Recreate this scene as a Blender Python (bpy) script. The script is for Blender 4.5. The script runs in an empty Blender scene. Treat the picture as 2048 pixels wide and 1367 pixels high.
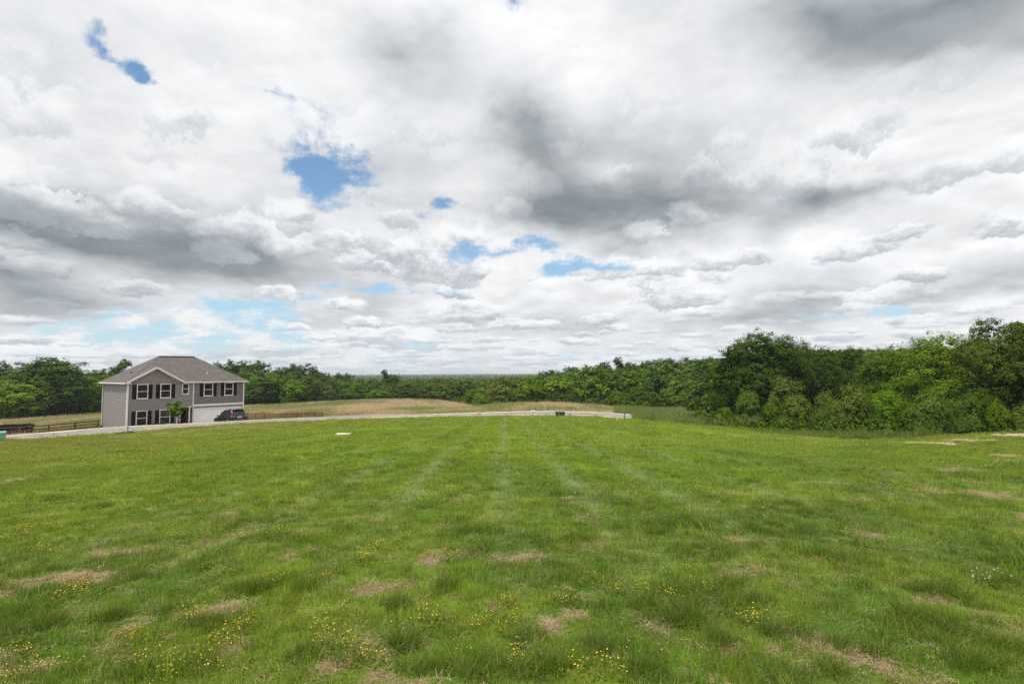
import bpy, bmesh, math, random
import numpy as np
from mathutils import Vector, Matrix, Euler

# ------------------------------------------------------------------ camera
scene = bpy.context.scene
F = 1024.0                       # focal length in pixels of the 2048x1367 frame
PITCH = math.radians(3.44)
ROLL = math.radians(0.3)
EYE = Vector((0.0, 0.0, 1.65))
cam_data = bpy.data.cameras.new('camera')
cam = bpy.data.objects.new('camera', cam_data)
scene.collection.objects.link(cam)
cam_data.sensor_width = 36.0
cam_data.lens = 18.0
cam_data.clip_start = 0.05
cam_data.clip_end = 12000.0
CAM_ROT = (Matrix.Rotation(math.pi / 2 + PITCH, 4, 'X') @ Matrix.Rotation(-ROLL, 4, 'Z'))
cam.matrix_world = Matrix.Translation(EYE) @ CAM_ROT
scene.camera = cam


def ray(px, py):
    """world direction through a pixel of the photograph"""
    v = Vector(((px - 1024.0) / F, -(py - 683.5) / F, -1.0))
    return (CAM_ROT.to_3x3() @ v)


def at(px, py, Y):
    """world point seen at a pixel, Y metres in front of the lens"""
    d = ray(px, py)
    return EYE + d * (Y / d.y)


# ------------------------------------------------------------------ render look
scene.view_settings.view_transform = 'Standard'
scene.view_settings.look = 'None'
scene.view_settings.gamma = 1.0
scene.view_settings.exposure = 0.18
scene.cycles.max_bounces = 6
scene.cycles.transparent_max_bounces = 8
scene.cycles.use_denoising = False


# ------------------------------------------------------------------ node helpers
class NB:
    """small node-tree builder"""
    def __init__(s, tree):
        s.t = tree
        s.n = tree.nodes
        s.l = tree.links

    def node(s, kind, **kw):
        n = s.n.new(kind)
        for k, v in kw.items():
            setattr(n, k, v)
        return n

    def put(s, sock, v):
        if isinstance(v, bpy.types.NodeSocket):
            s.l.new(v, sock)
        elif v is not None:
            if sock.type == 'RGBA' and not isinstance(v, (int, float)) and len(v) == 3:
                v = (*v, 1.0)
            sock.default_value = v

    def math(s, op, a, b=None, c=None, clamp=False):
        n = s.node('ShaderNodeMath', operation=op, use_clamp=clamp)
        s.put(n.inputs[0], a)
        if b is not None:
            s.put(n.inputs[1], b)
        if c is not None:
            s.put(n.inputs[2], c)
        return n.outputs[0]

    def vmath(s, op, a, b=None, scale=None):
        n = s.node('ShaderNodeVectorMath', operation=op)
        s.put(n.inputs[0], a)
        if b is not None:
            s.put(n.inputs[1], b)
        if scale is not None:
            s.put(n.inputs['Scale'], scale)
        return n.outputs[0] if op not in ('DOT_PRODUCT', 'LENGTH') else n.outputs['Value']

    def noise(s, vec, scale, detail=4.0, rough=0.55, color=False, dist=0.0, dims='3D', lac=2.0):
        n = s.node('ShaderNodeTexNoise', noise_dimensions=dims)
        s.put(n.inputs['Vector'], vec)
        n.inputs['Scale'].default_value = scale
        n.inputs['Detail'].default_value = detail
        n.inputs['Roughness'].default_value = rough
        n.inputs['Lacunarity'].default_value = lac
        n.inputs['Distortion'].default_value = dist
        return n.outputs['Color' if color else 'Fac']

    def range(s, v, a, b, c=0.0, d=1.0, smooth=True):
        n = s.node('ShaderNodeMapRange', clamp=True)
        if smooth:
            n.interpolation_type = 'SMOOTHSTEP'
        s.put(n.inputs['Value'], v)
        for k, x in zip(('From Min', 'From Max', 'To Min', 'To Max'), (a, b, c, d)):
            s.put(n.inputs[k], x)
        return n.outputs[0]

    def mix(s, fac, a, b, mode='MIX'):
        n = s.node('ShaderNodeMix', data_type='RGBA', blend_type=mode)
        s.put(n.inputs[0], fac)
        s.put(n.inputs[6], a)
        s.put(n.inputs[7], b)
        return n.outputs[2]

    def sep(s, v):
        n = s.node('ShaderNodeSeparateXYZ')
        s.put(n.inputs[0], v)
        return n.outputs

    def comb(s, x, y, z):
        n = s.node('ShaderNodeCombineXYZ')
        s.put(n.inputs[0], x)
        s.put(n.inputs[1], y)
        s.put(n.inputs[2], z)
        return n.outputs[0]

    def total(s, items):
        out = items[0]
        for i in items[1:]:
            out = s.math('ADD', out, i)
        return out


# ------------------------------------------------------------------ sky
SUN_EL = math.radians(68.0)
SUN_AZ = math.radians(222.0)      # clockwise from +Y, behind the camera on the left
world = bpy.data.worlds.new('World')
scene.world = world
world.use_nodes = True
wt = NB(world.node_tree)
world.node_tree.nodes.clear()
w_out = wt.node('ShaderNodeOutputWorld')
w_bg = wt.node('ShaderNodeBackground')
w_bg.inputs['Strength'].default_value = 0.1
wt.l.new(w_bg.outputs[0], w_out.inputs[0])
sky = wt.node('ShaderNodeTexSky', sky_type='NISHITA')
sky.sun_disc = False
sky.sun_elevation = SUN_EL
sky.sun_rotation = SUN_AZ
sky.altitude = 200.0
sky.air_density = 1.0
sky.dust_density = 0.6
sky.ozone_density = 1.0
geo = wt.node('ShaderNodeTexCoord')
dirv = wt.vmath('NORMALIZE', geo.outputs['Generated'])
dx, dy, dz = wt.sep(dirv)
az = wt.math('ARCTAN2', dx, dy)
el = wt.math('ARCSINE', dz)


def azel(px, py):
    d = ray(px, py).normalized()
    return math.atan2(d.x, d.y), math.asin(d.z)


# cloud layer coordinates: a flat deck seen in perspective
zc = wt.math('MAXIMUM', dz, 0.0)
zz = wt.math('ADD', zc, 0.30)
plane = wt.comb(wt.math('DIVIDE', dx, zz), wt.math('DIVIDE', dy, zz), wt.math('MULTIPLY', dz, 2.0))
# a wandering offset that frays every edge
wob1 = wt.vmath('SUBTRACT', wt.noise(plane, 1.8, 4, 0.6, color=True), (0.5, 0.5, 0.5))
wob2 = wt.vmath('SUBTRACT', wt.noise(plane, 7.5, 4, 0.62, color=True), (0.5, 0.5, 0.5))
elz = wt.math('ADD', wt.math('MULTIPLY', zc, 0.9), 0.10)        # wobble shrinks near the horizon
wob = wt.vmath('ADD', wt.vmath('SCALE', wob1, scale=0.34), wt.vmath('SCALE', wob2, scale=0.15))
wob = wt.vmath('SCALE', wob, scale=elz)
ae = wt.vmath('ADD', wt.comb(az, el, 0.0), wt.vmath('MULTIPLY', wob, (1.0, 0.8, 0.0)))


def blob(px, py, rx, ry, rot=0.0, strength=1.0, vec=None):
    """soft elliptic patch of the sky, centred on a direction; rot in degrees, clockwise in the photograph"""
    a, e = azel(px, py)
    a2, _ = azel(px + rx * 0.5, py)
    a1, _ = azel(px - rx * 0.5, py)
    _, e2 = azel(px, py - ry * 0.5)
    _, e1 = azel(px, py + ry * 0.5)
    m = wt.node('ShaderNodeMapping', vector_type='TEXTURE')
    wt.put(m.inputs['Vector'], vec if vec is not None else ae)
    m.inputs['Location'].default_value = (a, e, 0)
    m.inputs['Rotation'].default_value = (0, 0, -math.radians(rot))
    m.inputs['Scale'].default_value = ((a2 - a1) * 1.6, (e2 - e1) * 1.6, 1)
    g = wt.node('ShaderNodeTexGradient', gradient_type='QUADRATIC_SPHERE')
    wt.l.new(m.outputs[0], g.inputs[0])
    return wt.math('MULTIPLY', g.outputs['Fac'], strength)


# --- thickness of the deck: dark undersides
DARK = [
    (150, 470, 430, 70, 6, 1.0), (440, 502, 270, 44, 6, .75), (40, 430, 240, 60, 4, .35), (380, 425, 330, 70, 8, .30),
    (20, 545, 220, 55, 3, .75), (130, 605, 340, 60, 2, .55), (30, 630, 200, 40, 0, .30), (520, 560, 150, 25, 4, .26),
    (1850, 20, 420, 150, 8, .72), (1640, 30, 190, 110, 60, .35), (1800, 130, 150, 50, 10, .25), (2030, 90, 160, 120, 0, .35),
    (1140, 432, 250, 62, 2, .80), (1110, 340, 170, 120, 50, .50), (1070, 235, 110, 80, 50, .40), (1360, 415, 240, 60, 3, .55), (1290, 320, 200, 90, 20, .34),
    (1720, 375, 170, 50, -14, .50), (1620, 405, 90, 40, -20, .42), (790, 115, 130, 90, 10, .42), (880, 60, 110, 40, 0, .12),
    (1230, 505, 130, 34, 0, .42), (830, 518, 170, 32, 0, .32), (720, 490, 120, 24, 0, .15), (1610, 605, 110, 45, -15, .38), (1800, 590, 220, 34, -4, .34),
    (1550, 468, 60, 24, -10, .20), (1950, 462, 100, 22, -3, .30), (1980, 330, 160, 110, 0, .22), (2020, 560, 120, 60, 0, .30), (1980, 640, 170, 30, 0, .28),
    (1080, 655, 330, 40, 0, .26), (1280, 620, 90, 40, 0, .22), (860, 640, 200, 36, 0, .20), (620, 470, 120, 40, 0, .14), (300, 30, 300, 70, 0, .12), (60, 60, 180, 90, 0, .10),
    (1010, 600, 200, 24, 0, .12), (1480, 640, 150, 26, 0, .24), (300, 560, 160, 50, 0, .22),
]
dark = wt.total([blob(*b) for b in DARK])
# --- open sky
BLUE = [
    (650, 348, 112, 72, 14, 1.45), (715, 318, 70, 26, -8, .8), (225, 100, 100, 28, 24, .85), (285, 132, 56, 20, 28, .9), (180, 76, 40, 18, 10, .3),
    (590, 218, 110, 30, 14, .22), (520, 190, 80, 22, 14, .16), (1000, 508, 140, 34, -4, 1.0), (1120, 556, 130, 34, -14, 1.0), (1215, 541, 110, 16, 0, .9),
    (780, 570, 200, 15, 0, .9), (460, 640, 300, 54, -8, .85), (330, 665, 200, 34, 0, .8), (1710, 624, 170, 18, -3, .85), (890, 408, 30, 16, 0, .8), (850, 425, 20, 12, 0, .6),
    (1640, 523, 80, 12, 0, .5), (520, 612, 130, 18, -8, .5), (950, 492, 40, 16, 0, .6), (1000, 10, 60, 40, 0, .3), (600, 692, 600, 30, 0, .45), (1150, 722, 700, 24, 0, .30),
]
blue = wt.total([blob(*b) for b in BLUE])
PUFF = [(1030, 552, 62, 40, -25, 1.0), (985, 565, 44, 22, 0, .7), (1062, 530, 34, 26, 0, .6), (398, 650, 56, 22, 0, 1.0), (268, 650, 70, 20, 0, .8), (498, 634, 56, 22, -20, .8),
        (640, 700, 90, 24, 0, .4), (340, 690, 110, 20, 0, .5), (530, 685, 60, 12, 0, .6)]
puff = wt.total([blob(*b) for b in PUFF])

# --- texture of the clouds: noise, lit from above (value here minus value a little higher up)
up = wt.vmath('ADD', plane, wt.vmath('SCALE', wt.comb(dx, dy, 0.0), scale=0.0))


def deck(v):
    a = wt.noise(v, 1.3, 6, 0.56, dist=0.25)
    return a


def deck_fine(v):
    return wt.noise(v, 4.2, 6, 0.60, dist=0.3)


zz2 = wt.math('ADD', zz, 0.018)
plane2 = wt.comb(wt.math('DIVIDE', dx, zz2), wt.math('DIVIDE', dy, zz2), wt.math('MULTIPLY', dz, 2.0))
n1, n1b = deck(plane), deck(plane2)
n2, n2b = deck_fine(plane), deck_fine(plane2)
relief1 = wt.math('SUBTRACT', n1, n1b)
relief2 = wt.math('SUBTRACT', n2, n2b)
# lower down the deck breaks up into heaped cumulus, smaller and flatter towards the horizon
lowband = wt.range(dz, 0.10, 0.52, 1.0, 0.22)
lowest = wt.range(dz, 0.02, 0.20, 1.0, 0.0)


def rowmap(z):
    return wt.comb(wt.math('MULTIPLY', az, 6.0), wt.math('MULTIPLY', wt.math('LOGARITHM', wt.math('ADD', z, 0.125), 2.71828), 3.1), 0.0)


rows = rowmap(zc)
r1 = wt.noise(rows, 0.9, 5, 0.56, dist=0.3)
pw_n = wt.noise(rows, 2.8, 7, 0.68, color=True)
pw_v = wt.vmath('SUBTRACT', pw_n, (0.5, 0.5, 0.5))
pn_f = wt.sep(pw_n)[2]


def cumulus(k, off, thr, amp):
    """a layer of separate heaped clouds: one per cell, round crown, flat base, lit from above"""
    v = wt.vmath('ADD', wt.vmath('SCALE', rows, scale=k), off)
    v = wt.vmath('ADD', v, wt.vmath('SCALE', pw_v, scale=amp))
    vo = wt.node('ShaderNodeTexVoronoi', feature='F1', voronoi_dimensions='2D')
    wt.put(vo.inputs['Vector'], v)
    vo.inputs['Scale'].default_value = 1.0
    vo.inputs['Randomness'].default_value = 0.85
    d = wt.sep(wt.vmath('SUBTRACT', v, vo.outputs['Position']))
    rnd = wt.sep(vo.outputs['Color'])
    yy = wt.math('MAXIMUM', wt.math('MULTIPLY', d[1], 1.35), wt.math('MULTIPLY', d[1], -2.6))
    xx = wt.math('MULTIPLY', d[0], 0.95)
    e = wt.math('SQRT', wt.math('ADD', wt.math('MULTIPLY', xx, xx), wt.math('MULTIPLY', yy, yy)))
    rad = wt.math('ADD', 0.26, wt.math('MULTIPLY', rnd[0], 0.26))
    m = wt.range(wt.math('DIVIDE', e, rad), 1.08, 0.72)
    m = wt.math('MULTIPLY', m, wt.range(rnd[1], thr, thr + 0.08))
    sh = wt.math('ADD', wt.math('DIVIDE', d[1], rad), wt.math('MULTIPLY', wt.math('SUBTRACT', pn_f, 0.5), 2.2))
    return m, wt.range(sh, -0.42, 0.55)


thick = wt.math('ADD', wt.math('MULTIPLY', dark, 1.15), wt.math('MULTIPLY', wt.math('SUBTRACT', n1, 0.51), 1.3))
thick = wt.math('ADD', thick, wt.math('MULTIPLY', wt.math('SUBTRACT', n2, 0.5), 0.42))
thick = wt.math('ADD', thick, wt.math('MULTIPLY', wt.math('MULTIPLY', wt.math('SUBTRACT', r1, 0.42), lowband), 0.95))
shade = wt.range(thick, -0.05, 0.95, 0.0, 1.0, smooth=False)
ramp = wt.node('ShaderNodeValToRGB')
wt.l.new(shade, ramp.inputs[0])
ramp.color_ramp.interpolation = 'B_SPLINE'
els = ramp.color_ramp.elements
els[0].position, els[0].color = 0.0, (.86, .865, .875, 1)
els[1].position, els[1].color = 1.0, (.215, .245, .265, 1)
for p, c in ((0.14, (.775, .785, .80)), (0.32, (.64, .66, .68)), (0.52, (.47, .495, .515)), (0.76, (.315, .345, .365))):
    e = els.new(p)
    e.color = (*c, 1)
rel = wt.total([wt.math('MULTIPLY', relief1, 1.5), wt.math('MULTIPLY', relief2, 0.45)])
lit = wt.math('ADD', 1.0, rel)
lit = wt.math('MINIMUM', wt.math('MAXIMUM', lit, 0.62), 1.30)
cloud = wt.vmath('SCALE', ramp.outputs[0], scale=wt.math('MULTIPLY', lit, 10.0))
puffw = wt.math('MULTIPLY', wt.range(dz, 0.14, 0.58, 0.92, 0.0), wt.range(blue, 0.25, 0.8, 1.0, 0.25))
for k_, off_, thr_, amp_ in ((0.5, (6.1, 2.4, 0), 0.30, 0.62), (0.85, (3.1, 0.4, 0), 0.22, 0.75), (1.5, (0.3, 7.7, 0), 0.15, 0.80), (2.6, (9.3, 1.7, 0), 0.10, 0.85)):
    m_, s_ = cumulus(k_, off_, thr_, amp_)
    c_ = wt.mix(s_, (4.2, 4.6, 5.0), (8.7, 8.75, 8.85))
    c_ = wt.mix(wt.range(dark, 0.12, 0.8, 0.0, 0.84), c_, (3.0, 3.4, 3.7))
    w_ = puffw if k_ < 2 else wt.math('MULTIPLY', puffw, wt.range(dz, 0.03, 0.16, 1.0, 0.0))
    cloud = wt.mix(wt.math('MULTIPLY', m_, w_), cloud, c_)
pu = wt.math('MULTIPLY', wt.range(puff, 0.03, 0.2), wt.range(wt.math('ADD', puff, wt.math('MULTIPLY', wt.math('SUBTRACT', wt.noise(rows, 3.0, 6, 0.6), 0.5), 1.1)), 0.18, 0.34))
cloud = wt.mix(wt.math('MULTIPLY', pu, wt.range(el, 0.0, 0.05)), cloud, wt.vmath('SCALE', (1, 1, 1), scale=wt.math('ADD', 6.3, wt.math('MULTIPLY', pn_f, 3.4))))
hole = wt.math('SUBTRACT', blue, puff)
hole = wt.math('ADD', hole, wt.math('MULTIPLY', wt.math('SUBTRACT', n2, 0.5), -2.8))
hole = wt.math('ADD', hole, wt.math('MULTIPLY', wt.math('SUBTRACT', pn_f, 0.5), -2.6))
hole = wt.math('MULTIPLY', wt.range(hole, 0.10, 0.95), wt.range(blue, 0.03, 0.30))
# open sky pales towards the horizon
skycol = wt.mix(wt.range(dz, 0.0, 0.40, 0.62, 0.12), wt.vmath('MULTIPLY', sky.outputs[0], (0.80, 1.15, 1.30)), (5.2, 6.8, 7.9))
col = wt.mix(hole, cloud, skycol)
hz = wt.range(dz, 0.0, 0.10, 0.45, 0.0)
col = wt.mix(hz, col, (6.3, 6.9, 7.3))
col = wt.mix(wt.range(dz, -0.03, 0.0), (1.2, 1.8, 0.7), col)
wt.l.new(col, w_bg.inputs['Color'])

sun_data = bpy.data.lights.new('sun', 'SUN')
sun_data.energy = 3.5
sun_data.angle = math.radians(8)
sun_data.color = (1.0, 0.965, 0.90)
sun = bpy.data.objects.new('sun', sun_data)
scene.collection.objects.link(sun)
sun_dir = Vector((math.sin(SUN_AZ) * math.cos(SUN_EL), math.cos(SUN_AZ) * math.cos(SUN_EL), math.sin(SUN_EL)))
sun.rotation_euler = sun_dir.to_track_quat('Z', 'Y').to_euler()
sun.location = (0, 0, 60)
world.cycles.sampling_method = 'MANUAL'
world.cycles.sample_map_resolution = 256

# ================================================================== terrain
rng = np.random.default_rng(7)
_px = [  # pixel x, pixel y, depth: ground seen in the photograph
    (0, 880, 36.2), (97, 876, 39), (254, 864, 42.5), (416, 851, 46.8), (500, 846.5, 49.8), (640, 840.5, 56), (700, 838, 58), (820, 834.5, 60),
    (940, 832, 60.5), (1060, 831, 60), (1180, 832.5, 58), (1250, 837.5, 53),
    (97, 868, 44.2), (204, 859, 47.1), (350, 851, 51.8), (500, 843, 57.6), (640, 836, 64), (700, 833.5, 67), (820, 831, 70), (940, 828, 71),
    (1060, 824.5, 71), (1180, 826, 68), (1265, 831.5, 60),
    (1350, 849, 40), (1420, 854, 36), (1500, 862, 32), (1600, 871, 28), (1700, 880, 24), (1750, 882, 22.5), (1850, 877, 21), (1950, 869, 20), (2048, 864.5, 19),
    (0, 842, 105), (200, 830, 120), (490, 814, 140), (640, 806, 160), (820, 801, 180), (900, 803, 175), (490, 828, 90), (640, 826, 82), (820, 815, 115),
    (700, 812, 120), (935, 814, 135), (930, 822, 95), (1060, 809.5, 100), (1180, 813.5, 96), (1000, 811, 98), (1260, 822, 90), (1060, 818, 82),
    (1350, 823, 92), (1420, 823, 90), (1350, 838, 62), (1410, 833, 75), (1300, 843, 50), (60, 860, 75), (1480, 850, 46),
]
_ctl = []
for p_ in _px:
    q_ = at(*p_)
    _ctl.append((q_.x, q_.y, q_.z))
_ctl += [  # world x, y, z
    (0, 0, 0), (-4, 0, -.06), (4, 0, -.02), (0, 5, -.25), (-6, 5, -.42), (6, 5, -.22), (0, -10, .25), (-14, 0, -.35), (14, 0, .0), (-30, 0, -1.0), (30, -5, .1),
    (0, 12, -.62), (0, 24, -1.33), (-12, 12, -1.0), (-12, 26, -1.85), (12, 12, -.55), (11, 26, -1.75), (-22, 22, -1.95), (-25, 35, -2.7), (3, 40, -2.3), (15, 38, -2.7),
    (16, 16, -.62), (24, 12, -.2), (30, 22, -.75), (30, 12, 0.05), (-52, 14, -3.0), (-58, 19, -3.5),
    (-45.2, 60.4, -4.90), (-37, 70.8, -4.86), (-52.8, 66.4, -5.45), (-44.6, 76.7, -5.5), (-40, 58, -4.55), (-36, 66, -4.75), (-53.2, 55.6, -5.2), (-62, 66, -5.9), (-33, 63.5, -4.5), (-24, 67, -4.6),
    (28, 34, -3.4), (34, 45, -4.2), (20, 42, -3.3), (42, 55, -5.2), (30, 60, -5.2), (60, 45, -4.2), (45, 34, -3.2), (60, 25, -1.6), (60, 80, -6.2), (45, 100, -7.5),
    (34, 27, -2.4), (44, 22, -1.2),
    (10, 125, -10.5), (-8, 140, -10.6), (35, 120, -9.5), (22, 150, -11.0), (-20, 200, -12.2), (0, 215, -12.3), (-60, 215, -11.8), (-110, 140, -9.8), (-160, 120, -8.8), (-95, 190, -10.6),
    (25, 220, -8.6), (60, 210, -6.2), (93, 265, -3.5), (60, 150, -8.6), (130, 180, -3.5), (110, 110, -5.5), (180, 260, 0.5), (0, 320, -12.8), (-120, 320, -12.0), (-250, 250, -9), (300, 200, 1.0), (300, 500, 1.0),
    (0, 600, -13.2), (-400, 600, -12.5), (250, 800, -12.0), (0, 1500, -14), (-1400, 1500, -14), (1400, 1500, -12), (-1200, 200, -10), (1200, 200, -4), (-500, -300, -4), (500, -300, 0), (0, -300, 0),
]
_C = np.array(_ctl, float)
_S = 100.0


def _U(r2):
    return np.where(r2 > 0, r2 * np.log(np.maximum(r2, 1e-12)), 0.0)


def _tps_fit(C):
    n = len(C)
    P = C[:, :2] / _S
    K = _U(((P[:, None, :] - P[None]) ** 2).sum(-1)) + np.eye(n) * 2e-4
    Q = np.hstack([np.ones((n, 1)), P])
    A = np.block([[K, Q], [Q.T, np.zeros((3, 3))]])
    return np.linalg.solve(A, np.concatenate([C[:, 2], np.zeros(3)]))


_W = _tps_fit(_C)


def TZ(x, y):
    """height of the land (numpy arrays in, array out)"""
    x = np.atleast_1d(np.asarray(x, float))
    y = np.atleast_1d(np.asarray(y, float))
    sh = x.shape
    X = np.stack([x.ravel(), y.ravel()], 1) / _S
    out = np.empty(len(X))
    P = _C[:, :2] / _S
    for i in range(0, len(X), 20000):
        B = X[i:i + 20000]
        k = _U(((B[:, None, :] - P[None]) ** 2).sum(-1))
        out[i:i + 20000] = k @ _W[:len(P)] + _W[-3] + B @ _W[-2:]
    out = out.reshape(sh)
    r = np.hypot(x, y)
    t = np.clip((r - 700) / 900, 0, 1)
    return out * (1 - t) + (-14.0) * t


def tz(x, y):
    return float(TZ([x], [y])[0])


def vnoise(x, y, seed=0):
    """cheap smooth value noise in numpy"""
    xi, yi = np.floor(x).astype(np.int64), np.floor(y).astype(np.int64)
    fx, fy = x - xi, y - yi
    fx, fy = fx * fx * (3 - 2 * fx), fy * fy * (3 - 2 * fy)

    def h(a, b):
        n = (a * 374761393 + b * 668265263 + seed * 974711) & 0x7fffffff
        n = ((n ^ (n >> 13)) * 1274126177) & 0x7fffffff
        return ((n ^ (n >> 16)) & 0xffff) / 65535.0
    return (h(xi, yi) * (1 - fx) + h(xi + 1, yi) * fx) * (1 - fy) + (h(xi, yi + 1) * (1 - fx) + h(xi + 1, yi + 1) * fx) * fy


def fbm(x, y, seed=0, o=3):
    s, a, t = 0, 1.0, 0
    for k in range(o):
        s = s + a * vnoise(x * 2 ** k, y * 2 ** k, seed + k * 17)
        t += a
        a *= 0.5
    return s / t


def micro(x, y):
    """small humps of the lawn"""
    f = np.clip(1.2 - np.hypot(x, y) / 60.0, 0, 1)
    return f * (0.10 * (fbm(x * .45, y * .45, 3) - .5) + 0.05 * (fbm(x * 2.2, y * 2.2, 9, 2) - .5))


def GZ(x, y):
    x = np.atleast_1d(np.asarray(x, float))
    y = np.atleast_1d(np.asarray(y, float))
    return TZ(x, y) + micro(x, y)


def gz(x, y):
    return float(GZ([x], [y])[0])


def hit(px, py, tmax=260.0):
    """where the line of sight through a pixel meets the land"""
    d = ray(px, py)
    d = d / d.y
    t = np.concatenate([np.arange(1.2, 20, 0.05), np.arange(20, tmax, 0.4)])
    z = EYE.z + d.z * t - GZ(d.x * t, t)
    i = int(np.argmax(z < 0)) if (z < 0).any() else len(t) - 1
    T = t[i]
    return Vector((d.x * T, T, gz(d.x * T, T)))


def resample(pts, n):
    p = np.array(pts, float)
    seg = np.r_[0, np.cumsum(np.hypot(*np.diff(p[:, :2], axis=0).T))]
    # smooth with a Catmull-Rom pass
    q = []
    for i in range(len(p) - 1):
        p0, p1, p2, p3 = p[max(i - 1, 0)], p[i], p[i + 1], p[min(i + 2, len(p) - 1)]
        for k in range(12):
            t = k / 12
            q.append(0.5 * ((2 * p1) + (-p0 + p2) * t + (2 * p0 - 5 * p1 + 4 * p2 - p3) * t * t + (-p0 + 3 * p1 - 3 * p2 + p3) * t ** 3))
    q.append(p[-1])
    q = np.array(q)
    seg = np.r_[0, np.cumsum(np.hypot(*np.diff(q[:, :2], axis=0).T))]
    s = np.linspace(0, seg[-1], n)
    return np.stack([np.interp(s, seg, q[:, k]) for k in range(q.shape[1])], 1)


def xy(p):
    q = at(*p)
    return (q.x, q.y)


ROAD_NEAR = resample([(-66, 2), (-52, 16.5)] + [xy(p) for p in _px[0:12]] + [xy((1262, 834.8, 56.0))], 150)
ROAD_FAR = resample([(-74, 6), (-59, 21)] + [xy(p) for p in _px[12:23]] + [xy((1272, 834.0, 56.6))], 150)
LAWN_RIGHT = [xy(p) for p in _px[23:32]]
LAWN_EDGE = np.vstack([ROAD_NEAR * 0.985, np.array(LAWN_RIGHT), np.array([[30, 21], [44, 17], [70, 10], [70, -40], [-70, -40], [-66, 2]])])
FIELD_EDGE = np.vstack([ROAD_FAR, np.array([xy(p) for p in ((1300, 840, 54), (1340, 846, 43), (1420, 850, 40), (1480, 850, 47), (1440, 835, 70), (1425, 823, 92), (1350, 822, 93), (1260, 820, 97), (1180, 812, 103), (1060, 809, 112), (980, 812, 125),
                        (930, 811, 150), (900, 803, 176), (820, 801, 182), (640, 806, 161), (490, 814, 141), (200, 830, 120), (0, 842, 105), (-200, 855, 95))]), np.array([[-140, 60], [-110, 0]])])


def inside(poly, x, y):
    x = np.asarray(x, float)
    y = np.asarray(y, float)
    c = np.zeros(x.shape, bool)
    n = len(poly)
    for i in range(n):
        x1, y1 = poly[i]
        x2, y2 = poly[(i + 1) % n]
        if y1 == y2:
            continue
        m = ((y1 > y) != (y2 > y)) & (x < (x2 - x1) * (y - y1) / (y2 - y1) + x1)
        c ^= m
    return c


# ------------------------------------------------------------------ bare, straw-coloured patches (pixel x, pixel y, half-width px, half-height px)
BARE_PX = [(1100, 1262, 85, 30), (1272, 1246, 32, 16), (140, 1168, 110, 30), (1700, 1335, 130, 40), (1575, 1285, 90, 30), (810, 1362, 80, 14), (1885, 1188, 45, 12), (1860, 1205, 40, 14),
           (735, 1268, 40, 14), (440, 1222, 60, 22), (300, 1245, 60, 20), (700, 1190, 60, 14), (1030, 1120, 60, 14), (1430, 1292, 60, 20), (60, 1330, 110, 24), (650, 1345, 90, 22), (1870, 983, 60, 8), (2010, 994, 60, 9),
           (2030, 912, 40, 7), (1850, 885, 70, 7), (1940, 880, 100, 8), (2040, 869, 80, 7), (1965, 872, 70, 5), (2040, 1030, 30, 10), (0, 965, 30, 10), (1470, 1080, 40, 10), (640, 1100, 40, 10), (1990, 1260, 50, 14),
           (1180, 1100, 60, 12), (860, 1110, 60, 10), (240, 1098, 60, 8), (500, 1300, 50, 16), (1010, 1210, 60, 14), (1530, 1150, 50, 9), (1750, 1075, 60, 9), (1330, 1060, 40, 8), (1640, 965, 60, 4), (1905, 940, 70, 6)]
BARE = []
for bx, by, rw, rh in BARE_PX:
    c_ = hit(bx, by)
    l_, r_ = hit(bx - rw, by), hit(bx + rw, by)
    t_, b_ = hit(bx, by - rh), hit(bx, min(by + rh, 1420))
    BARE.append((c_.x, c_.y, abs(r_.x - l_.x) / 2 * .85, max(abs(t_.y - b_.y) / 2 * .85, .12)))


def bare(x, y):
    s = np.zeros(np.shape(x))
    jit = np.where(y > 14, .35, .8)
    wx, wy = x + jit * (fbm(x * 2.5, y * 2.5, 51, 3) - .5), y + jit * (fbm(x * 2.5, y * 2.5, 77, 3) - .5)
    for cx, cy, rx, ry in BARE:
        e = ((wx - cx) / rx) ** 2 + ((wy - cy) / ry) ** 2
        s = np.maximum(s, np.clip(1.25 - 1.1 * e, 0, 1))
    s2 = np.clip((fbm(x * 1.1, y * 1.1, 5, 4) - .70) * 6, 0, 1) * np.clip(1.5 - np.hypot(x, y) / 12, 0.0, .8)
    return np.clip(np.maximum(s, s2) * (0.45 + 0.9 * fbm(x * 4, y * 4, 31)) * (1 + 1.6 * (y > 14)), 0, 1)


# ================================================================== materials
def new_mat(name):
    m = bpy.data.materials.new(name)
    m.use_nodes = True
    m.node_tree.nodes.clear()
    nb = NB(m.node_tree)
    out = nb.node('ShaderNodeOutputMaterial')
    return m, nb, out


def principled(nb, out, color, rough=0.6, metal=0.0, spec=0.5, bump=None, bump_s=0.2, bump_d=0.02):
    p = nb.node('ShaderNodeBsdfPrincipled')
    nb.put(p.inputs['Base Color'], color)
    nb.put(p.inputs['Roughness'], rough)
    p.inputs['Metallic'].default_value = metal
    p.inputs['Specular IOR Level'].default_value = spec
    if bump is not None:
        b = nb.node('ShaderNodeBump')
        b.inputs['Strength'].default_value = bump_s
        b.inputs['Distance'].default_value = bump_d
        nb.put(b.inputs['Height'], bump)
        nb.l.new(b.outputs[0], p.inputs['Normal'])
    nb.l.new(p.outputs[0], out.inputs[0])
    return p


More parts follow.
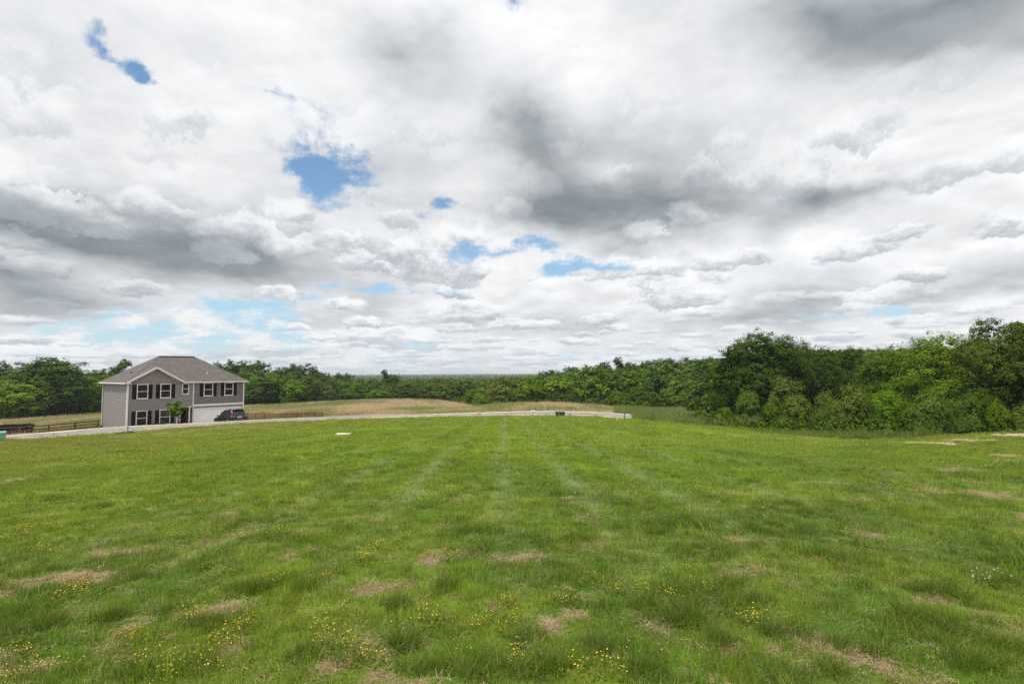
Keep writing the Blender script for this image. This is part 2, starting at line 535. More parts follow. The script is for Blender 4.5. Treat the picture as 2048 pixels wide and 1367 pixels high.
def simple(name, color, rough=0.6, metal=0.0, var=0.12, scale=3.0, spec=0.4, bump_s=0.0, dirt=None):
    """paint, plastic, wood or metal with slight mottling"""
    m, nb, out = new_mat(name)
    tc = nb.node('ShaderNodeTexCoord').outputs['Object']
    n = nb.noise(tc, scale, 5, 0.6)
    a = tuple(c * (1 - var) for c in color)
    b = tuple(min(c * (1 + var), 1) for c in color)
    col = nb.mix(nb.range(n, 0.3, 0.7), a, b)
    if dirt:
        n2 = nb.noise(tc, scale * 4, 4, 0.7)
        col = nb.mix(nb.range(n2, 0.52, 0.75, 0, 0.7), col, dirt)
    principled(nb, out, col, nb.range(n, 0.2, 0.8, rough * 0.85, min(rough * 1.15, 1)), metal, spec,
               nb.noise(tc, scale * 12, 3, 0.6) if bump_s else None, bump_s, 0.01)
    return m


def lawn_colour(nb, pos):
    """greens of the mown lawn, the same over blades and soil"""
    big = nb.noise(pos, 0.16, 4, 0.6)
    mid = nb.noise(pos, 0.9, 4, 0.6)
    fine = nb.noise(pos, 4.0, 3, 0.6)
    c = nb.mix(nb.range(mid, 0.34, 0.66), G_MID, G_YEL)
    pat = nb.noise(nb.vmath('MULTIPLY', pos, (1.0, 0.55, 1.0)), 0.5, 4, 0.65)
    c = nb.mix(nb.range(nb.math('ADD', big, nb.math('MULTIPLY', fine, 0.35)), 0.60, 0.78, 0.0, 0.8), c, G_DARK)
    tiny = nb.noise(pos, 13.0, 3, 0.65)
    c = nb.mix(nb.range(fine, 0.58, 0.80, 0.0, 0.55), c, G_LIME)
    x, y, z = nb.sep(pos)
    # farther down the slope yellower grass, plus its sunlit brightness put into the colour
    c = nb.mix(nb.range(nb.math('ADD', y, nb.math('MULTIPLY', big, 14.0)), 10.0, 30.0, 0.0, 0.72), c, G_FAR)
    c = nb.mix(nb.range(pat, 0.50, 0.66, 0.0, 0.45), c, G_DARK)
    c = nb.mix(nb.range(tiny, 0.55, 0.72, 0.0, 0.55), c, G_DRY)
    # drier towards the right-hand bank and the left
    dry = nb.math('ADD', nb.math('MULTIPLY', nb.math('ABSOLUTE', x), 0.05), mid)
    c = nb.mix(nb.range(dry, 0.75, 1.9, 0.0, 0.5), c, G_DRY)
    # wheel lines of the mower, running away down the slope
    xs = nb.math('ADD', x, nb.math('MULTIPLY', y, 0.0186))
    xs = nb.math('ADD', xs, nb.math('MULTIPLY', nb.math('SUBTRACT', nb.noise(pos, 0.12, 2, 0.5), 0.5), 1.1))
    ramp = nb.node('ShaderNodeValToRGB')
    nb.put(ramp.inputs[0], nb.math('ADD', nb.math('MULTIPLY', xs, 0.05), 0.5))
    e = ramp.color_ramp.elements
    e[0].position, e[0].color = 0.0, (0, 0, 0, 1)
    e[1].position, e[1].color = 1.0, (0, 0, 0, 1)
    for q, w in ((-5.2, .6), (-3.4, .8), (-1.75, 1), (0.0, .9), (1.4, 1), (2.9, 1), (4.6, .9), (6.3, .7), (8.0, .5)):
        u = q * 0.05 + 0.5
        for du, v in ((-0.017, 0), (0.0, w), (0.017, 0)):
            k = e.new(u + du)
            k.color = (v, v, v, 1)
    tr = nb.math('MULTIPLY', ramp.outputs[0], nb.range(y, 3.5, 10.0))
    tr = nb.math('MULTIPLY', tr, nb.range(mid, 0.35, 0.60, 0.15, 0.60))
    return nb.mix(tr, c, G_TRACK)


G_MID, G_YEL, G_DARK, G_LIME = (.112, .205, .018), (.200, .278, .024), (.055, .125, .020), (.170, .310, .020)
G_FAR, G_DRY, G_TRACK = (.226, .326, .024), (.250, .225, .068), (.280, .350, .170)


def leafy(nb, out, color, trans=0.35, rough=0.7, spec=0.12):
    d = nb.node('ShaderNodeBsdfPrincipled')
    nb.put(d.inputs['Base Color'], color)
    d.inputs['Roughness'].default_value = rough
    d.inputs['Specular IOR Level'].default_value = spec
    t = nb.node('ShaderNodeBsdfTranslucent')
    nb.put(t.inputs['Color'], nb.vmath('MULTIPLY', color, (1.25, 1.2, 0.6)))
    m = nb.node('ShaderNodeMixShader')
    m.inputs[0].default_value = trans
    nb.l.new(d.outputs[0], m.inputs[1])
    nb.l.new(t.outputs[0], m.inputs[2])
    nb.l.new(m.outputs[0], out.inputs[0])


def attr(nb, name, typ='GEOMETRY'):
    a = nb.node('ShaderNodeAttribute', attribute_name=name, attribute_type=typ)
    return a.outputs['Fac']


# lawn blades: colour follows the place, each blade a little its own
M = {}
m, nb, out = new_mat('lawn_blade')
pos = nb.node('ShaderNodeNewGeometry').outputs['Position']
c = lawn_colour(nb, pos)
rv = attr(nb, 'rnd')
c = nb.vmath('SCALE', c, scale=nb.range(rv, 0, 1, 0.55, 1.65, smooth=False))
c = nb.mix(nb.range(attr(nb, 'dry'), 0.78, 0.84, 0.0, 0.85), c, (.30, .25, .11))
leafy(nb, out, c, 0.30)
M['blade'] = m


def blade_mat(name, a, b, trans=0.3, dry=None, dcol=(.32, .25, .12)):
    m, nb, out = new_mat(name)
    pos = nb.node('ShaderNodeNewGeometry').outputs['Position']
    n = nb.noise(pos, 1.3, 3, 0.6)
    rv = attr(nb, 'rnd')
    c = nb.mix(nb.math('ADD', nb.math('MULTIPLY', rv, 0.7), nb.math('MULTIPLY', n, 0.4)), a, b)
    if dry:
        c = nb.mix(nb.range(attr(nb, 'dry'), 1 - dry, 1.04 - dry, 0.0, 0.9), c, dcol)
    leafy(nb, out, c, trans)
    return m


M['fescue'] = blade_mat('fescue_blade', (.058, .118, .014), (.145, .235, .024), 0.3, 0.14)
M['lime'] = blade_mat('broad_blade', (.150, .270, .022), (.260, .390, .040), 0.35)
M['straw'] = blade_mat('straw', (.26, .18, .10), (.54, .41, .25), 0.15)
M['clover'] = blade_mat('clover_leaf', (.090, .140, .020), (.190, .220, .035), 0.3, 0.25, (.22, .10, .035))
M['yellow'] = simple('yellow_petal', (.85, .62, .03), 0.6, var=.15)
M['white'] = simple('white_petal', (.75, .73, .68), 0.7, var=.1)

# soil and turf under the blades
m, nb, out = new_mat('land')
pos = nb.node('ShaderNodeNewGeometry').outputs['Position']
lw, fl, br = attr(nb, 'lawn'), attr(nb, 'field'), attr(nb, 'bare')
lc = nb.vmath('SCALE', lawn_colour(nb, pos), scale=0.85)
sp = nb.noise(pos, 28.0, 5, 0.75)
lc = nb.mix(nb.range(sp, 0.35, 0.65, 0.30, 0.0), lc, (.05, .06, .02))
soil = nb.mix(nb.range(sp, 0.35, 0.7), (.14, .085, .050), (.36, .27, .165))
soil = nb.mix(nb.range(nb.sep(pos)[1], 12.0, 18.0), soil, nb.mix(nb.range(sp, 0.3, 0.7), (.36, .25, .15), (.60, .47, .32)))
lc = nb.mix(nb.range(nb.math('ADD', br, nb.math('MULTIPLY', sp, 0.5)), 0.45, 0.85), lc, soil)
fn = nb.noise(nb.vmath('MULTIPLY', pos, (1.0, 0.5, 1.0)), 0.06, 5, 0.65)
fg = nb.noise(pos, 2.5, 4, 0.7)
fc = nb.mix(nb.range(nb.math('ADD', fn, nb.math('MULTIPLY', nb.math('SUBTRACT', fg, .5), .35)), 0.42, 0.56), (.14, .14, .05), (.33, .23, .13))
wc = nb.mix(nb.range(fg, 0.3, 0.7), (.020, .035, .010), (.05, .07, .02))
c = nb.mix(fl, wc, fc)
c = nb.mix(lw, c, lc)
principled(nb, out, c, 0.95, spec=0.1, bump=sp, bump_s=0.8, bump_d=0.03)
M['land'] = m

# ------------------------------------------------------------------ ground sheet
def lines(parts):
    out_ = []
    for a, b, s in parts:
        out_ += list(np.arange(a, b, s))
    return np.array(sorted(set(np.round(out_, 4))))


def grow(a, step, end, f=1.18):
    o = [a]
    while o[-1] < end:
        step *= f
        o.append(o[-1] + step)
    return np.array(o[1:])


gx_pos = np.concatenate([np.arange(0, 7, .14), np.arange(7, 16, .3), np.arange(16, 66, .7)])
gx_pos = np.concatenate([gx_pos, grow(gx_pos[-1], .9, 5200, 1.13)])
GXL = np.concatenate([-gx_pos[::-1], gx_pos[1:]])
gy_pos = np.concatenate([np.arange(1.5, 9, .14), np.arange(9, 20, .3), np.arange(20, 90, .6)])
gy_pos = np.concatenate([gy_pos, grow(gy_pos[-1], .8, 5200, 1.12)])
GYL = np.concatenate([-grow(1.0, .8, 260, 1.3)[::-1], np.array([-1.2, -.4, .4, 1.0]), gy_pos])
XX, YY = np.meshgrid(GXL, GYL)
ZZ = GZ(XX, YY)
rd = inside(np.vstack([ROAD_NEAR, ROAD_FAR[::-1]]), XX, YY)
nx, ny = len(GXL), len(GYL)
verts = np.stack([XX.ravel(), YY.ravel(), ZZ.ravel()], 1)
ii = np.arange(nx * ny).reshape(ny, nx)
quads = np.stack([ii[:-1, :-1].ravel(), ii[:-1, 1:].ravel(), ii[1:, 1:].ravel(), ii[1:, :-1].ravel()], 1)


def np_mesh(name, verts, faces, mat=None, smooth=False):
    """faces: (n,k) int array"""
    me = bpy.data.meshes.new(name)
    nv, (nf, k) = len(verts), faces.shape
    me.vertices.add(nv)
    me.vertices.foreach_set('co', np.asarray(verts, np.float32).ravel())
    me.loops.add(nf * k)
    me.loops.foreach_set('vertex_index', faces.astype(np.int32).ravel())
    me.polygons.add(nf)
    me.polygons.foreach_set('loop_start', np.arange(0, nf * k, k, dtype=np.int32))
    try:
        me.polygons.foreach_set('loop_total', np.full(nf, k, dtype=np.int32))
    except Exception:
        pass
    if smooth:
        me.polygons.foreach_set('use_smooth', np.ones(nf, bool))
    me.update(calc_edges=True)
    if mat:
        me.materials.append(mat)
    return me


def vattr(me, name, data):
    a = me.attributes.new(name, 'FLOAT', 'POINT')
    a.data.foreach_set('value', np.asarray(data, np.float32).ravel())


def props(o, label=None, cat=None, group=None, kind=None):
    for k, v in (('label', label), ('category', cat), ('group', group), ('kind', kind)):
        if v:
            o[k] = v
    return o


def link(name, me, parent=None, loc=None):
    o = bpy.data.objects.new(name, me)
    scene.collection.objects.link(o)
    if parent:
        o.parent = parent
    if loc is not None:
        o.location = loc
    return o


me = np_mesh('ground', verts, quads, M['land'], smooth=True)
vattr(me, 'lawn', inside(LAWN_EDGE, XX, YY).astype(float))
vattr(me, 'field', inside(FIELD_EDGE, XX, YY).astype(float))
_er = resample(LAWN_RIGHT[:7], 60)
_ed = np.full(XX.shape, 99.0)
_m = (XX > 0) & (XX < 50) & (YY > 10) & (YY < 70)
_ed[_m] = np.hypot(XX[_m][:, None] - _er[None, :, 0], YY[_m][:, None] - _er[None, :, 1]).min(1)
vattr(me, 'bare', np.maximum(bare(XX, YY), np.clip(1.6 - _ed / .6, 0, 1) * fbm(XX * .6, YY * .6, 8)))
props(link('ground', me), kind='structure')

# ================================================================== mesh helper
class MB:
    """collects shapes; build() links them as one mesh object"""
    def __init__(s):
        s.v, s.f = [], []

    def add(s, v, f):
        b = len(s.v)
        s.v += [tuple(p) for p in v]
        s.f += [tuple(b + i for i in q) for q in f]
        return s

    def box(s, x0, x1, y0, y1, z0, z1):
        return s.add([(x0, y0, z0), (x1, y0, z0), (x1, y1, z0), (x0, y1, z0), (x0, y0, z1), (x1, y0, z1), (x1, y1, z1), (x0, y1, z1)],
                     [(0, 3, 2, 1), (4, 5, 6, 7), (0, 1, 5, 4), (1, 2, 6, 5), (2, 3, 7, 6), (3, 0, 4, 7)])

    def beam(s, a, b, w, h):
        """rectangular bar from a to b, w wide, h high"""
        a, b = Vector(a), Vector(b)
        d = (b - a).normalized()
        side = d.cross(Vector((0, 0, 1)))
        if side.length < 1e-4:
            side = Vector((1, 0, 0))
        side.normalize()
        upv = side.cross(d).normalized()
        o = [side * (i * w / 2) + upv * (j * h / 2) for i, j in ((-1, -1), (1, -1), (1, 1), (-1, 1))]
        return s.add([a + q for q in o] + [b + q for q in o], [(3, 2, 1, 0), (4, 5, 6, 7), (0, 1, 5, 4), (1, 2, 6, 5), (2, 3, 7, 6), (3, 0, 4, 7)])

    def tube(s, pts, rad, n=8, cap=True):
        pts = [Vector(p) for p in pts]
        if not hasattr(rad, '__len__'):
            rad = [rad] * len(pts)
        b = len(s.v)
        ref = Vector((0.3, 0.9, 0.1))
        for i, p in enumerate(pts):
            d = (pts[min(i + 1, len(pts) - 1)] - pts[max(i - 1, 0)]).normalized()
            u = d.cross(ref).normalized()
            w = d.cross(u)
            for k in range(n):
                a = 2 * math.pi * k / n
                s.v.append(tuple(p + (u * math.cos(a) + w * math.sin(a)) * rad[i]))
        for i in range(len(pts) - 1):
            for k in range(n):
                s.f.append((b + i * n + k, b + i * n + (k + 1) % n, b + (i + 1) * n + (k + 1) % n, b + (i + 1) * n + k))
        if cap:
            s.f.append(tuple(b + k for k in range(n))[::-1])
            s.f.append(tuple(b + (len(pts) - 1) * n + k for k in range(n)))
        return s

    def disc(s, c, r, h, n=20, axis='y'):
        """short cylinder centred at c"""
        c = Vector(c)
        d = {'x': Vector((1, 0, 0)), 'y': Vector((0, 1, 0)), 'z': Vector((0, 0, 1))}[axis]
        return s.tube([c - d * h / 2, c + d * h / 2], r, n)

    def build(s, name, mat, parent=None, bevel=0.0, smooth=False, loc=None):
        me = bpy.data.meshes.new(name)
        me.from_pydata(s.v, [], s.f)
        me.update()
        if mat:
            me.materials.append(mat)
        if smooth:
            me.polygons.foreach_set('use_smooth', [True] * len(me.polygons))
        o = link(name, me, parent, loc)
        if bevel:
            bm = bmesh.new()
            bm.from_mesh(me)
            bmesh.ops.bevel(bm, geom=bm.edges[:], offset=bevel, segments=2, profile=0.7, affect='EDGES', clamp_overlap=True)
            bm.to_mesh(me)
            bm.free()
        return o


def empty(name, loc, rz=0.0, label=None, cat=None, group=None):
    o = bpy.data.objects.new(name, None)
    o.empty_display_size = 0.3
    scene.collection.objects.link(o)
    o.location = loc
    o.rotation_euler = (0, 0, rz)
    return props(o, label, cat, group)


# ================================================================== road
m, nb, out = new_mat('asphalt')
pos = nb.node('ShaderNodeNewGeometry').outputs['Position']
n = nb.noise(pos, 0.5, 5, 0.65)
n2 = nb.noise(pos, 14.0, 4, 0.7)
c = nb.mix(nb.range(n, 0.35, 0.65), (.20, .18, .175), (.27, .24, .23))
c = nb.mix(nb.range(n2, 0.4, 0.7, 0, 0.4), c, (.17, .16, .155))
principled(nb, out, c, 0.9, spec=0.2, bump=n2, bump_s=0.4, bump_d=0.01)
M['asphalt'] = m
m, nb, out = new_mat('concrete')
pos = nb.node('ShaderNodeNewGeometry').outputs['Position']
n = nb.noise(pos, 0.8, 5, 0.65)
n2 = nb.noise(pos, 9.0, 5, 0.7)
c = nb.mix(nb.range(n, 0.35, 0.65), (.38, .32, .25), (.52, .46, .38))
c = nb.mix(nb.range(n2, 0.5, 0.75, 0, 0.5), c, (.36, .28, .20))
principled(nb, out, c, 0.9, spec=0.2, bump=n2, bump_s=0.3, bump_d=0.01)
M['concrete'] = m


def strip(a, b, na, za, zb):
    """sheet between two matching polylines"""
    v, f = [], []
    for t in np.linspace(0, 1, na):
        p = a * (1 - t) + b * t
        z = TZ(p[:, 0], p[:, 1]) + za * (1 - t) + zb * t
        v.append(np.stack([p[:, 0], p[:, 1], z], 1))
    n_ = len(a)
    for j in range(na - 1):
        for i in range(n_ - 1):
            f.append((j * n_ + i, j * n_ + i + 1, (j + 1) * n_ + i + 1, (j + 1) * n_ + i))
    return np.vstack(v), np.array(f)


v, f = strip(ROAD_NEAR, ROAD_FAR, 9, 0.10, 0.10)
props(link('road', np_mesh('road', v, f, M['asphalt'], True)), kind='structure')


def kerb(line, inward, name):
    """gutter pan and raised kerb swept along a road edge"""
    d = np.gradient(line, axis=0)
    d /= np.hypot(d[:, 0], d[:, 1])[:, None]
    nrm = np.stack([-d[:, 1], d[:, 0]], 1) * inward
    prof = [(0.45, 0.105), (0.10, 0.112), (0.05, 0.19), (-0.12, 0.20), (-0.14, -0.10)]
    vv = []
    for off, h in prof:
        p = line + nrm * off
        vv.append(np.stack([p[:, 0], p[:, 1], TZ(p[:, 0], p[:, 1]) + h], 1))
    n_ = len(line)
    ff = [(j * n_ + i, j * n_ + i + 1, (j + 1) * n_ + i + 1, (j + 1) * n_ + i) for j in range(len(prof) - 1) for i in range(n_ - 1)]
    props(link(name, np_mesh(name, np.vstack(vv), np.array(ff), M['concrete'], False)), kind='structure')


kerb(ROAD_FAR, -1, 'kerb')
kerb(ROAD_NEAR, 1, 'kerb')

# ================================================================== house
HD = Vector((0.617, 0.787, 0)).normalized()           # along the front
HA = Vector((-45.2, 60.4, -4.85))
HRZ = math.atan2(HD.y, HD.x)                          # house frame: x along the front, y into the house, z up
HW, HDp, HE = 13.25, 9.6, 5.60                        # width, depth, eave height


def hw(x, y, z=0.0):
    """house coordinates to world"""
    nin = Vector((-HD.y, HD.x, 0))
    return HA + HD * x + nin * y + Vector((0, 0, z))


M['siding'] = simple('grey_siding', (.24, .224, .222), 0.55, var=.05, scale=1.5, spec=.3)
M['board'] = simple('grey_board_siding', (.190, .172, .165), 0.6, var=.05, scale=1.5, spec=.3)
M['trim'] = simple('white_trim', (.76, .76, .75), 0.5, var=.03, scale=2)
M['garage'] = simple('white_garage_door', (.76, .78, .775), 0.45, var=.03, scale=1)
M['shutter'] = simple('black_shutter', (.008, .008, .010), 0.7, var=.2, spec=.12)
M['stone'] = simple('foundation', (.33, .31, .29), 0.9, var=.1)
M['dark'] = simple('dark_door', (.012, .010, .012), 0.6, var=.2, spec=.15)
m, nb, out = new_mat('window_glass')
tc = nb.node('ShaderNodeTexCoord').outputs['Object']
principled(nb, out, nb.mix(nb.range(nb.noise(tc, 0.9, 2, 0.5), 0.3, 0.7), (.010, .012, .013), (.035, .037, .036)), 0.06, spec=0.28)
M['glass'] = m
m, nb, out = new_mat('shingle')
tc = nb.node('ShaderNodeTexCoord').outputs['Object']
br_ = nb.node('ShaderNodeTexBrick')
nb.put(br_.inputs['Vector'], nb.vmath('MULTIPLY', tc, (1.0, 1.0, 1.0)))
br_.inputs['Scale'].default_value = 2.2
br_.inputs['Mortar Size'].default_value = 0.012
br_.inputs['Color1'].default_value = (.094, .084, .080, 1)
br_.inputs['Color2'].default_value = (.132, .117, .110, 1)
br_.inputs['Mortar'].default_value = (.080, .065, .058, 1)
n = nb.noise(tc, 1.2, 5, 0.65)
c = nb.mix(nb.range(n, 0.35, 0.65, 0.0, 0.5), br_.outputs[0], (.155, .138, .130))
principled(nb, out, c, 0.95, spec=.15, bump=nb.noise(tc, 30, 3, .6), bump_s=.4, bump_d=.01)
M['shingle'] = m

house = empty('house', HA, HRZ, 'two-storey grey house with brown hip roof, white garage door and black shutters', 'house')


def siding(x0, x1, z0, z1, holes=(), expo=0.19, y=0.0, lean=0.03, top=None, mb=None, along='x'):
    """lapped boards as real tilted strips; holes = (x0, x1, z0, z1); top(x) gives the upper limit under a gable"""
    mb = mb or MB()
    z = z0
    while z < z1 - 1e-4:
        za, zb = z, min(z + expo, z1)
        segs = [(x0, x1)]
        if top:
            lo, hi = top(zb)
            segs = [(max(x0, lo), min(x1, hi))] if hi > lo else []
        for hx0, hx1, hz0, hz1 in holes:
            if zb > hz0 + .01 and za < hz1 - .01:
                ns = []
                for a, b in segs:
                    if hx1 <= a or hx0 >= b:
                        ns.append((a, b))
                    else:
                        if hx0 > a:
                            ns.append((a, hx0))
                        if hx1 < b:
                            ns.append((hx1, b))
                segs = ns
        for a, b in segs:
            if b - a < .02:
                continue
            if along == 'x':
                mb.add([(a, y - lean, za), (b, y - lean, za), (b, y, zb), (a, y, zb), (a, y, za), (b, y, za)], [(0, 1, 2, 3), (4, 5, 1, 0)])
            else:
                s_ = -1 if y < 1 else 1
                mb.add([(y + s_ * lean, a, za), (y + s_ * lean, b, za), (y, b, zb), (y, a, zb), (y, a, za), (y, b, za)], [(0, 1, 2, 3), (4, 5, 1, 0)])
        z += expo
    return mb


PORCH = (5.55, 6.86, -0.6, 2.36)
GAR = (7.12, 12.96, -0.6, 2.08)
mb = MB()
siding(0.0, 6.95, 0.0, HE, [PORCH], mb=mb)
siding(6.95, HW, 0.0, 2.42, [GAR], mb=mb)
GX0, GXP, GX1, GZP = -0.28, 2.77, 5.82, 7.42           # gable: left, peak, right, peak height
siding(0.0, 5.55, HE, GZP - .2, mb=mb, top=lambda z: (GXP - (GZP - .12 - z) * (GXP - GX0) / (GZP - HE), GXP + (GZP - .12 - z) * (GXP - GX0) / (GZP - HE)))
siding(0.0, HDp, -0.6, HE, y=0.0, mb=mb, along='y')
siding(0.0, HDp, -0.6, HE, y=HW, mb=mb, along='y')
mb.add([(0, HDp, -1.2), (HW, HDp, -1.2), (HW, HDp, HE), (0, HDp, HE)], [(0, 1, 2, 3)])
mb.add([(0.02, .03, HE - .02), (HW - .02, .03, HE - .02), (HW - .02, HDp, HE - .02), (.02, HDp, HE - .02)], [(0, 1, 2, 3)])
# porch recess walls
mb.add([(5.55, 0, 0), (5.55, 1.5, 0), (5.55, 1.5, 2.42), (5.55, 0, 2.42)], [(0, 1, 2, 3)])
mb.add([(6.86, 0, 0), (6.86, 1.5, 0), (6.86, 1.5, 2.42), (6.86, 0, 2.42)], [(0, 1, 2, 3)])
mb.add([(5.55, 1.5, 0), (6.86, 1.5, 0), (6.86, 1.5, 2.42), (5.55, 1.5, 2.42)], [(0, 1, 2, 3)])
mb.add([(5.55, 0, 2.37), (6.86, 0, 2.37), (6.86, 1.5, 2.37), (5.55, 1.5, 2.37)], [(0, 1, 2, 3)])
wall = mb.build('wall', M['siding'], house)
# upright boards over the garage
mb = MB()
mb.add([(6.95, -.01, 2.6), (HW, -.01, 2.6), (HW, -.01, HE), (6.95, -.01, HE)], [(0, 1, 2, 3)])
x = 7.15
while x < HW - .1:
    mb.box(x, x + .05, -.035, -.011, 2.62, HE - .02)
    x += .31
bd = mb.build('upright_board_wall', M['board'], house)
mb = MB()
mb.box(-.03, HW + .03, .05, HDp + .02, -1.2, -.01)
mb.box(6.86, 7.12, .04, .3, -1.2, 0.05)
mb.build('foundation', M['stone'], house)

# trim
mb = MB()
mb.add([(-.06, -.06, -.05), (.09, -.06, -.05), (.09, -.032, -.05), (-.032, -.032, -.05), (-.032, .12, -.05), (-.06, .12, -.05),
        (-.06, -.06, HE - .03), (.09, -.06, HE - .03), (.09, -.032, HE - .03), (-.032, -.032, HE - .03), (-.032, .12, HE - .03), (-.06, .12, HE - .03)],
       [(5, 4, 3, 2, 1, 0), (6, 7, 8, 9, 10, 11)] + [(k, (k + 1) % 6, (k + 1) % 6 + 6, k + 6) for k in range(6)])
mb.build('corner_trim', M['trim'], house)
mb = MB()
mb.box(6.93, 7.05, -.06, -.02, 2.44, HE - .03)
mb.build('corner_trim', M['trim'], house)
mb = MB()
mb.box(HW - .09, HW + .06, -.06, -.032, -.05, HE - .03)
mb.build('corner_trim', M['trim'], house)
mb = MB()
mb.box(-.06, -.032, HDp - .1, HDp + .02, -.6, HE - .03)
mb.build('corner_trim', M['trim'], house)
mb = MB()
mb.box(7.0, HW + .05, -.085, -.02, 2.42, 2.66)
mb.build('band_board', M['trim'], house)
mb = MB()
mb.box(5.50, 6.88, -.055, -.02, 2.36, 2.46)
mb.box(5.49, 5.58, -.05, -.02, 0, 2.36)
mb.build('porch_trim', M['trim'], house)
mb = MB()
mb.box(6.52, 6.64, -.10, .04, 0, 2.36)
mb.box(6.49, 6.67, -.13, .07, 0, .15)
mb.box(6.49, 6.67, -.13, .07, 2.24, 2.36)
mb.build('porch_column', M['trim'], house)
mb = MB()
mb.tube([(6.98, -.10, 2.5), (6.98, -.10, .1), (6.98, -.3, .04)], .045, 8)
mb.build('downspout', M['trim'], house)
mb = MB()
mb.tube([(-.10, HDp - .1, HE - .1), (-.10, HDp - .1, -.4)], .045, 8)
mb.build('downspout', M['trim'], house)

# door in the recess
d_ = MB().box(5.75, 6.60, 1.40, 1.47, .02, 2.08).build('door', M['dark'], house)
MB().box(5.66, 5.75, 1.38, 1.47, .02, 2.16).box(6.60, 6.69, 1.38, 1.47, .02, 2.16).box(5.66, 6.69, 1.38, 1.47, 2.08, 2.16).build('door_frame', M['dark'], d_)
MB().disc((6.50, 1.36, 1.02), .035, .08, 12).build('handle', M['trim'], d_)

# garage door: four rows of raised panels
mb = MB()
mb.box(7.22, 12.86, .10, .16, -.02, 2.02)
for r in range(4):
    for k in range(8):
        xa = 7.22 + .08 + k * .70
        mb.box(xa, xa + .58, .085, .099, .07 + r * .505, .07 + r * .505 + .37)
gd = mb.build('garage_door', M['garage'], house)
mb = MB()
mb.box(7.08, 7.22, -.05, .09, -.02, 2.02).box(12.86, 13.0, -.05, .09, -.02, 2.02).box(7.08, 13.0, -.05, .09, 2.02, 2.14)
mb.build('frame', M['trim'], gd)
mb = MB().box(6.78, 6.86, -.16, -.06, 1.70, 1.95)
mb.build('wall_lamp', M['dark'], house)


def window(x0, x1, z0, z1):
    g = MB().box(x0 + .06, x1 - .06, -.050, -.020, z0 + .06, z1 - .06).build('window', M['glass'], house)
    zm = (z0 + z1) / 2
    fr = MB()
    t = .085
    fr.box(x0, x1, -.075, -.018, z1 - t, z1).box(x0, x1, -.075, -.018, z0, z0 + t)
    fr.box(x0, x0 + t, -.075, -.018, z0 + t, z1 - t).box(x1 - t, x1, -.075, -.018, z0 + t, z1 - t)
    fr.box(x0 + t, x1 - t, -.066, -.051, zm - .03, zm + .03)
    fr.build('frame', M['trim'], g)
    MB().box(x0 - .03, x1 + .03, -.11, -.076, z0 - .04, z0).build('sill', M['trim'], g)


def shutter(x0, x1, z0, z1):
    mb = MB().box(x0, x1, -.05, -.02, z0, z1)
    zm = (z0 + z1) / 2
    mb.box(x0 + .05, x1 - .05, -.058, -.051, z0 + .07, zm - .04)
    mb.box(x0 + .05, x1 - .05, -.058, -.051, zm + .04, z1 - .07)
    mb.build('shutter', M['shutter'], house)


for a, b, z0, z1 in ((.89, 2.04, 3.63, 5.37), (3.30, 4.46, 3.63, 5.37), (8.18, 9.31, 3.67, 5.39), (10.73, 11.86, 3.67, 5.39), (.89, 2.04, .41, 2.22), (3.30, 4.47, .41, 2.22)):
    window(a, b, z0, z1)
    shutter(a - .45, a - .02, z0 - .02, z1 - .05)
    shutter(b + .02, b + .45, z0 - .02, z1 - .05)
window(5.68, 6.44, 4.0, 5.37)

# roof
OV = .42
RZ = HE + 3.30
rc0, rc1 = HW / 2 - 2.2, HW / 2 + 2.2
ym = HDp / 2
e0, e1, f0, f1 = -OV, HW + OV, -OV, HDp + OV
mb = MB()
ez = HE - .02
nl, nr = GX0 + .35, GX1 - .35                       # no eave in front of the gable wall
zn = ez + (RZ - ez) / (ym - f0) * OV
mb.add([(e0, f0, ez), (e1, f0, ez), (e1, f1, ez), (e0, f1, ez), (rc0, ym, RZ), (rc1, ym, RZ), (nl, f0, ez), (nl, 0, zn), (nr, 0, zn), (nr, f0, ez)],
       [(0, 6, 7, 8, 9, 1, 5, 4), (1, 2, 5), (2, 3, 4, 5), (3, 0, 4)])
# soffit
zs = ez - .10
mb.add([(e0, f0, zs), (nl, f0, zs), (nl, 0, zs), (e0, 0, zs), (nr, f0, zs), (e1, f0, zs), (e1, 0, zs), (nr, 0, zs), (e1, f1, zs), (e0, f1, zs)],
       [(3, 2, 1, 0), (7, 6, 5, 4), (9, 8, 6, 3)])
# cross gable: ridge runs back until it meets the main slope
sl = (RZ - ez) / (ym - f0)
yb = f0 + (GZP - ez) / sl
gy = f0 - .06
lift = .02
mb.add([(GX0, gy, ez + lift), (GXP, gy, GZP + lift), (GXP, yb + .1, GZP + lift), (GX0, f0 + .05, ez + lift), (GX1, gy, ez + lift), (GX1, f0 + .05, ez + lift)],
       [(0, 1, 2, 3), (1, 4, 5, 2)])
roof = mb.build('roof', M['shingle'], house)
mb = MB()
mb.box(e0 - .02, e0 + .04, f0, f1, ez - .16, ez - .005)
mb.box(e1 - .04, e1 + .02, f0, f1, ez - .16, ez - .005)
mb.box(GX1 - .1, e1 + .02, f0 - .10, f0 - .0, ez - .15, ez - .003)
mb.box(GX1, e1, f0 + .002, -.02, ez - .14, ez - .11)
mb.box(e0, GX0 + .5, f0 - .05, f0, ez - .15, ez - .01)
mb.build('gutter', M['trim'], roof)
mb = MB()
for sx, xa in ((1, GX0), (-1, GX1)):
    a_, b_ = Vector((xa, gy - .02, ez - .07)), Vector((GXP, gy - .02, GZP - .07))
    mb.beam(a_, b_, .05, .20)
mb.build('gable_trim', M['trim'], roof)
mb = MB()
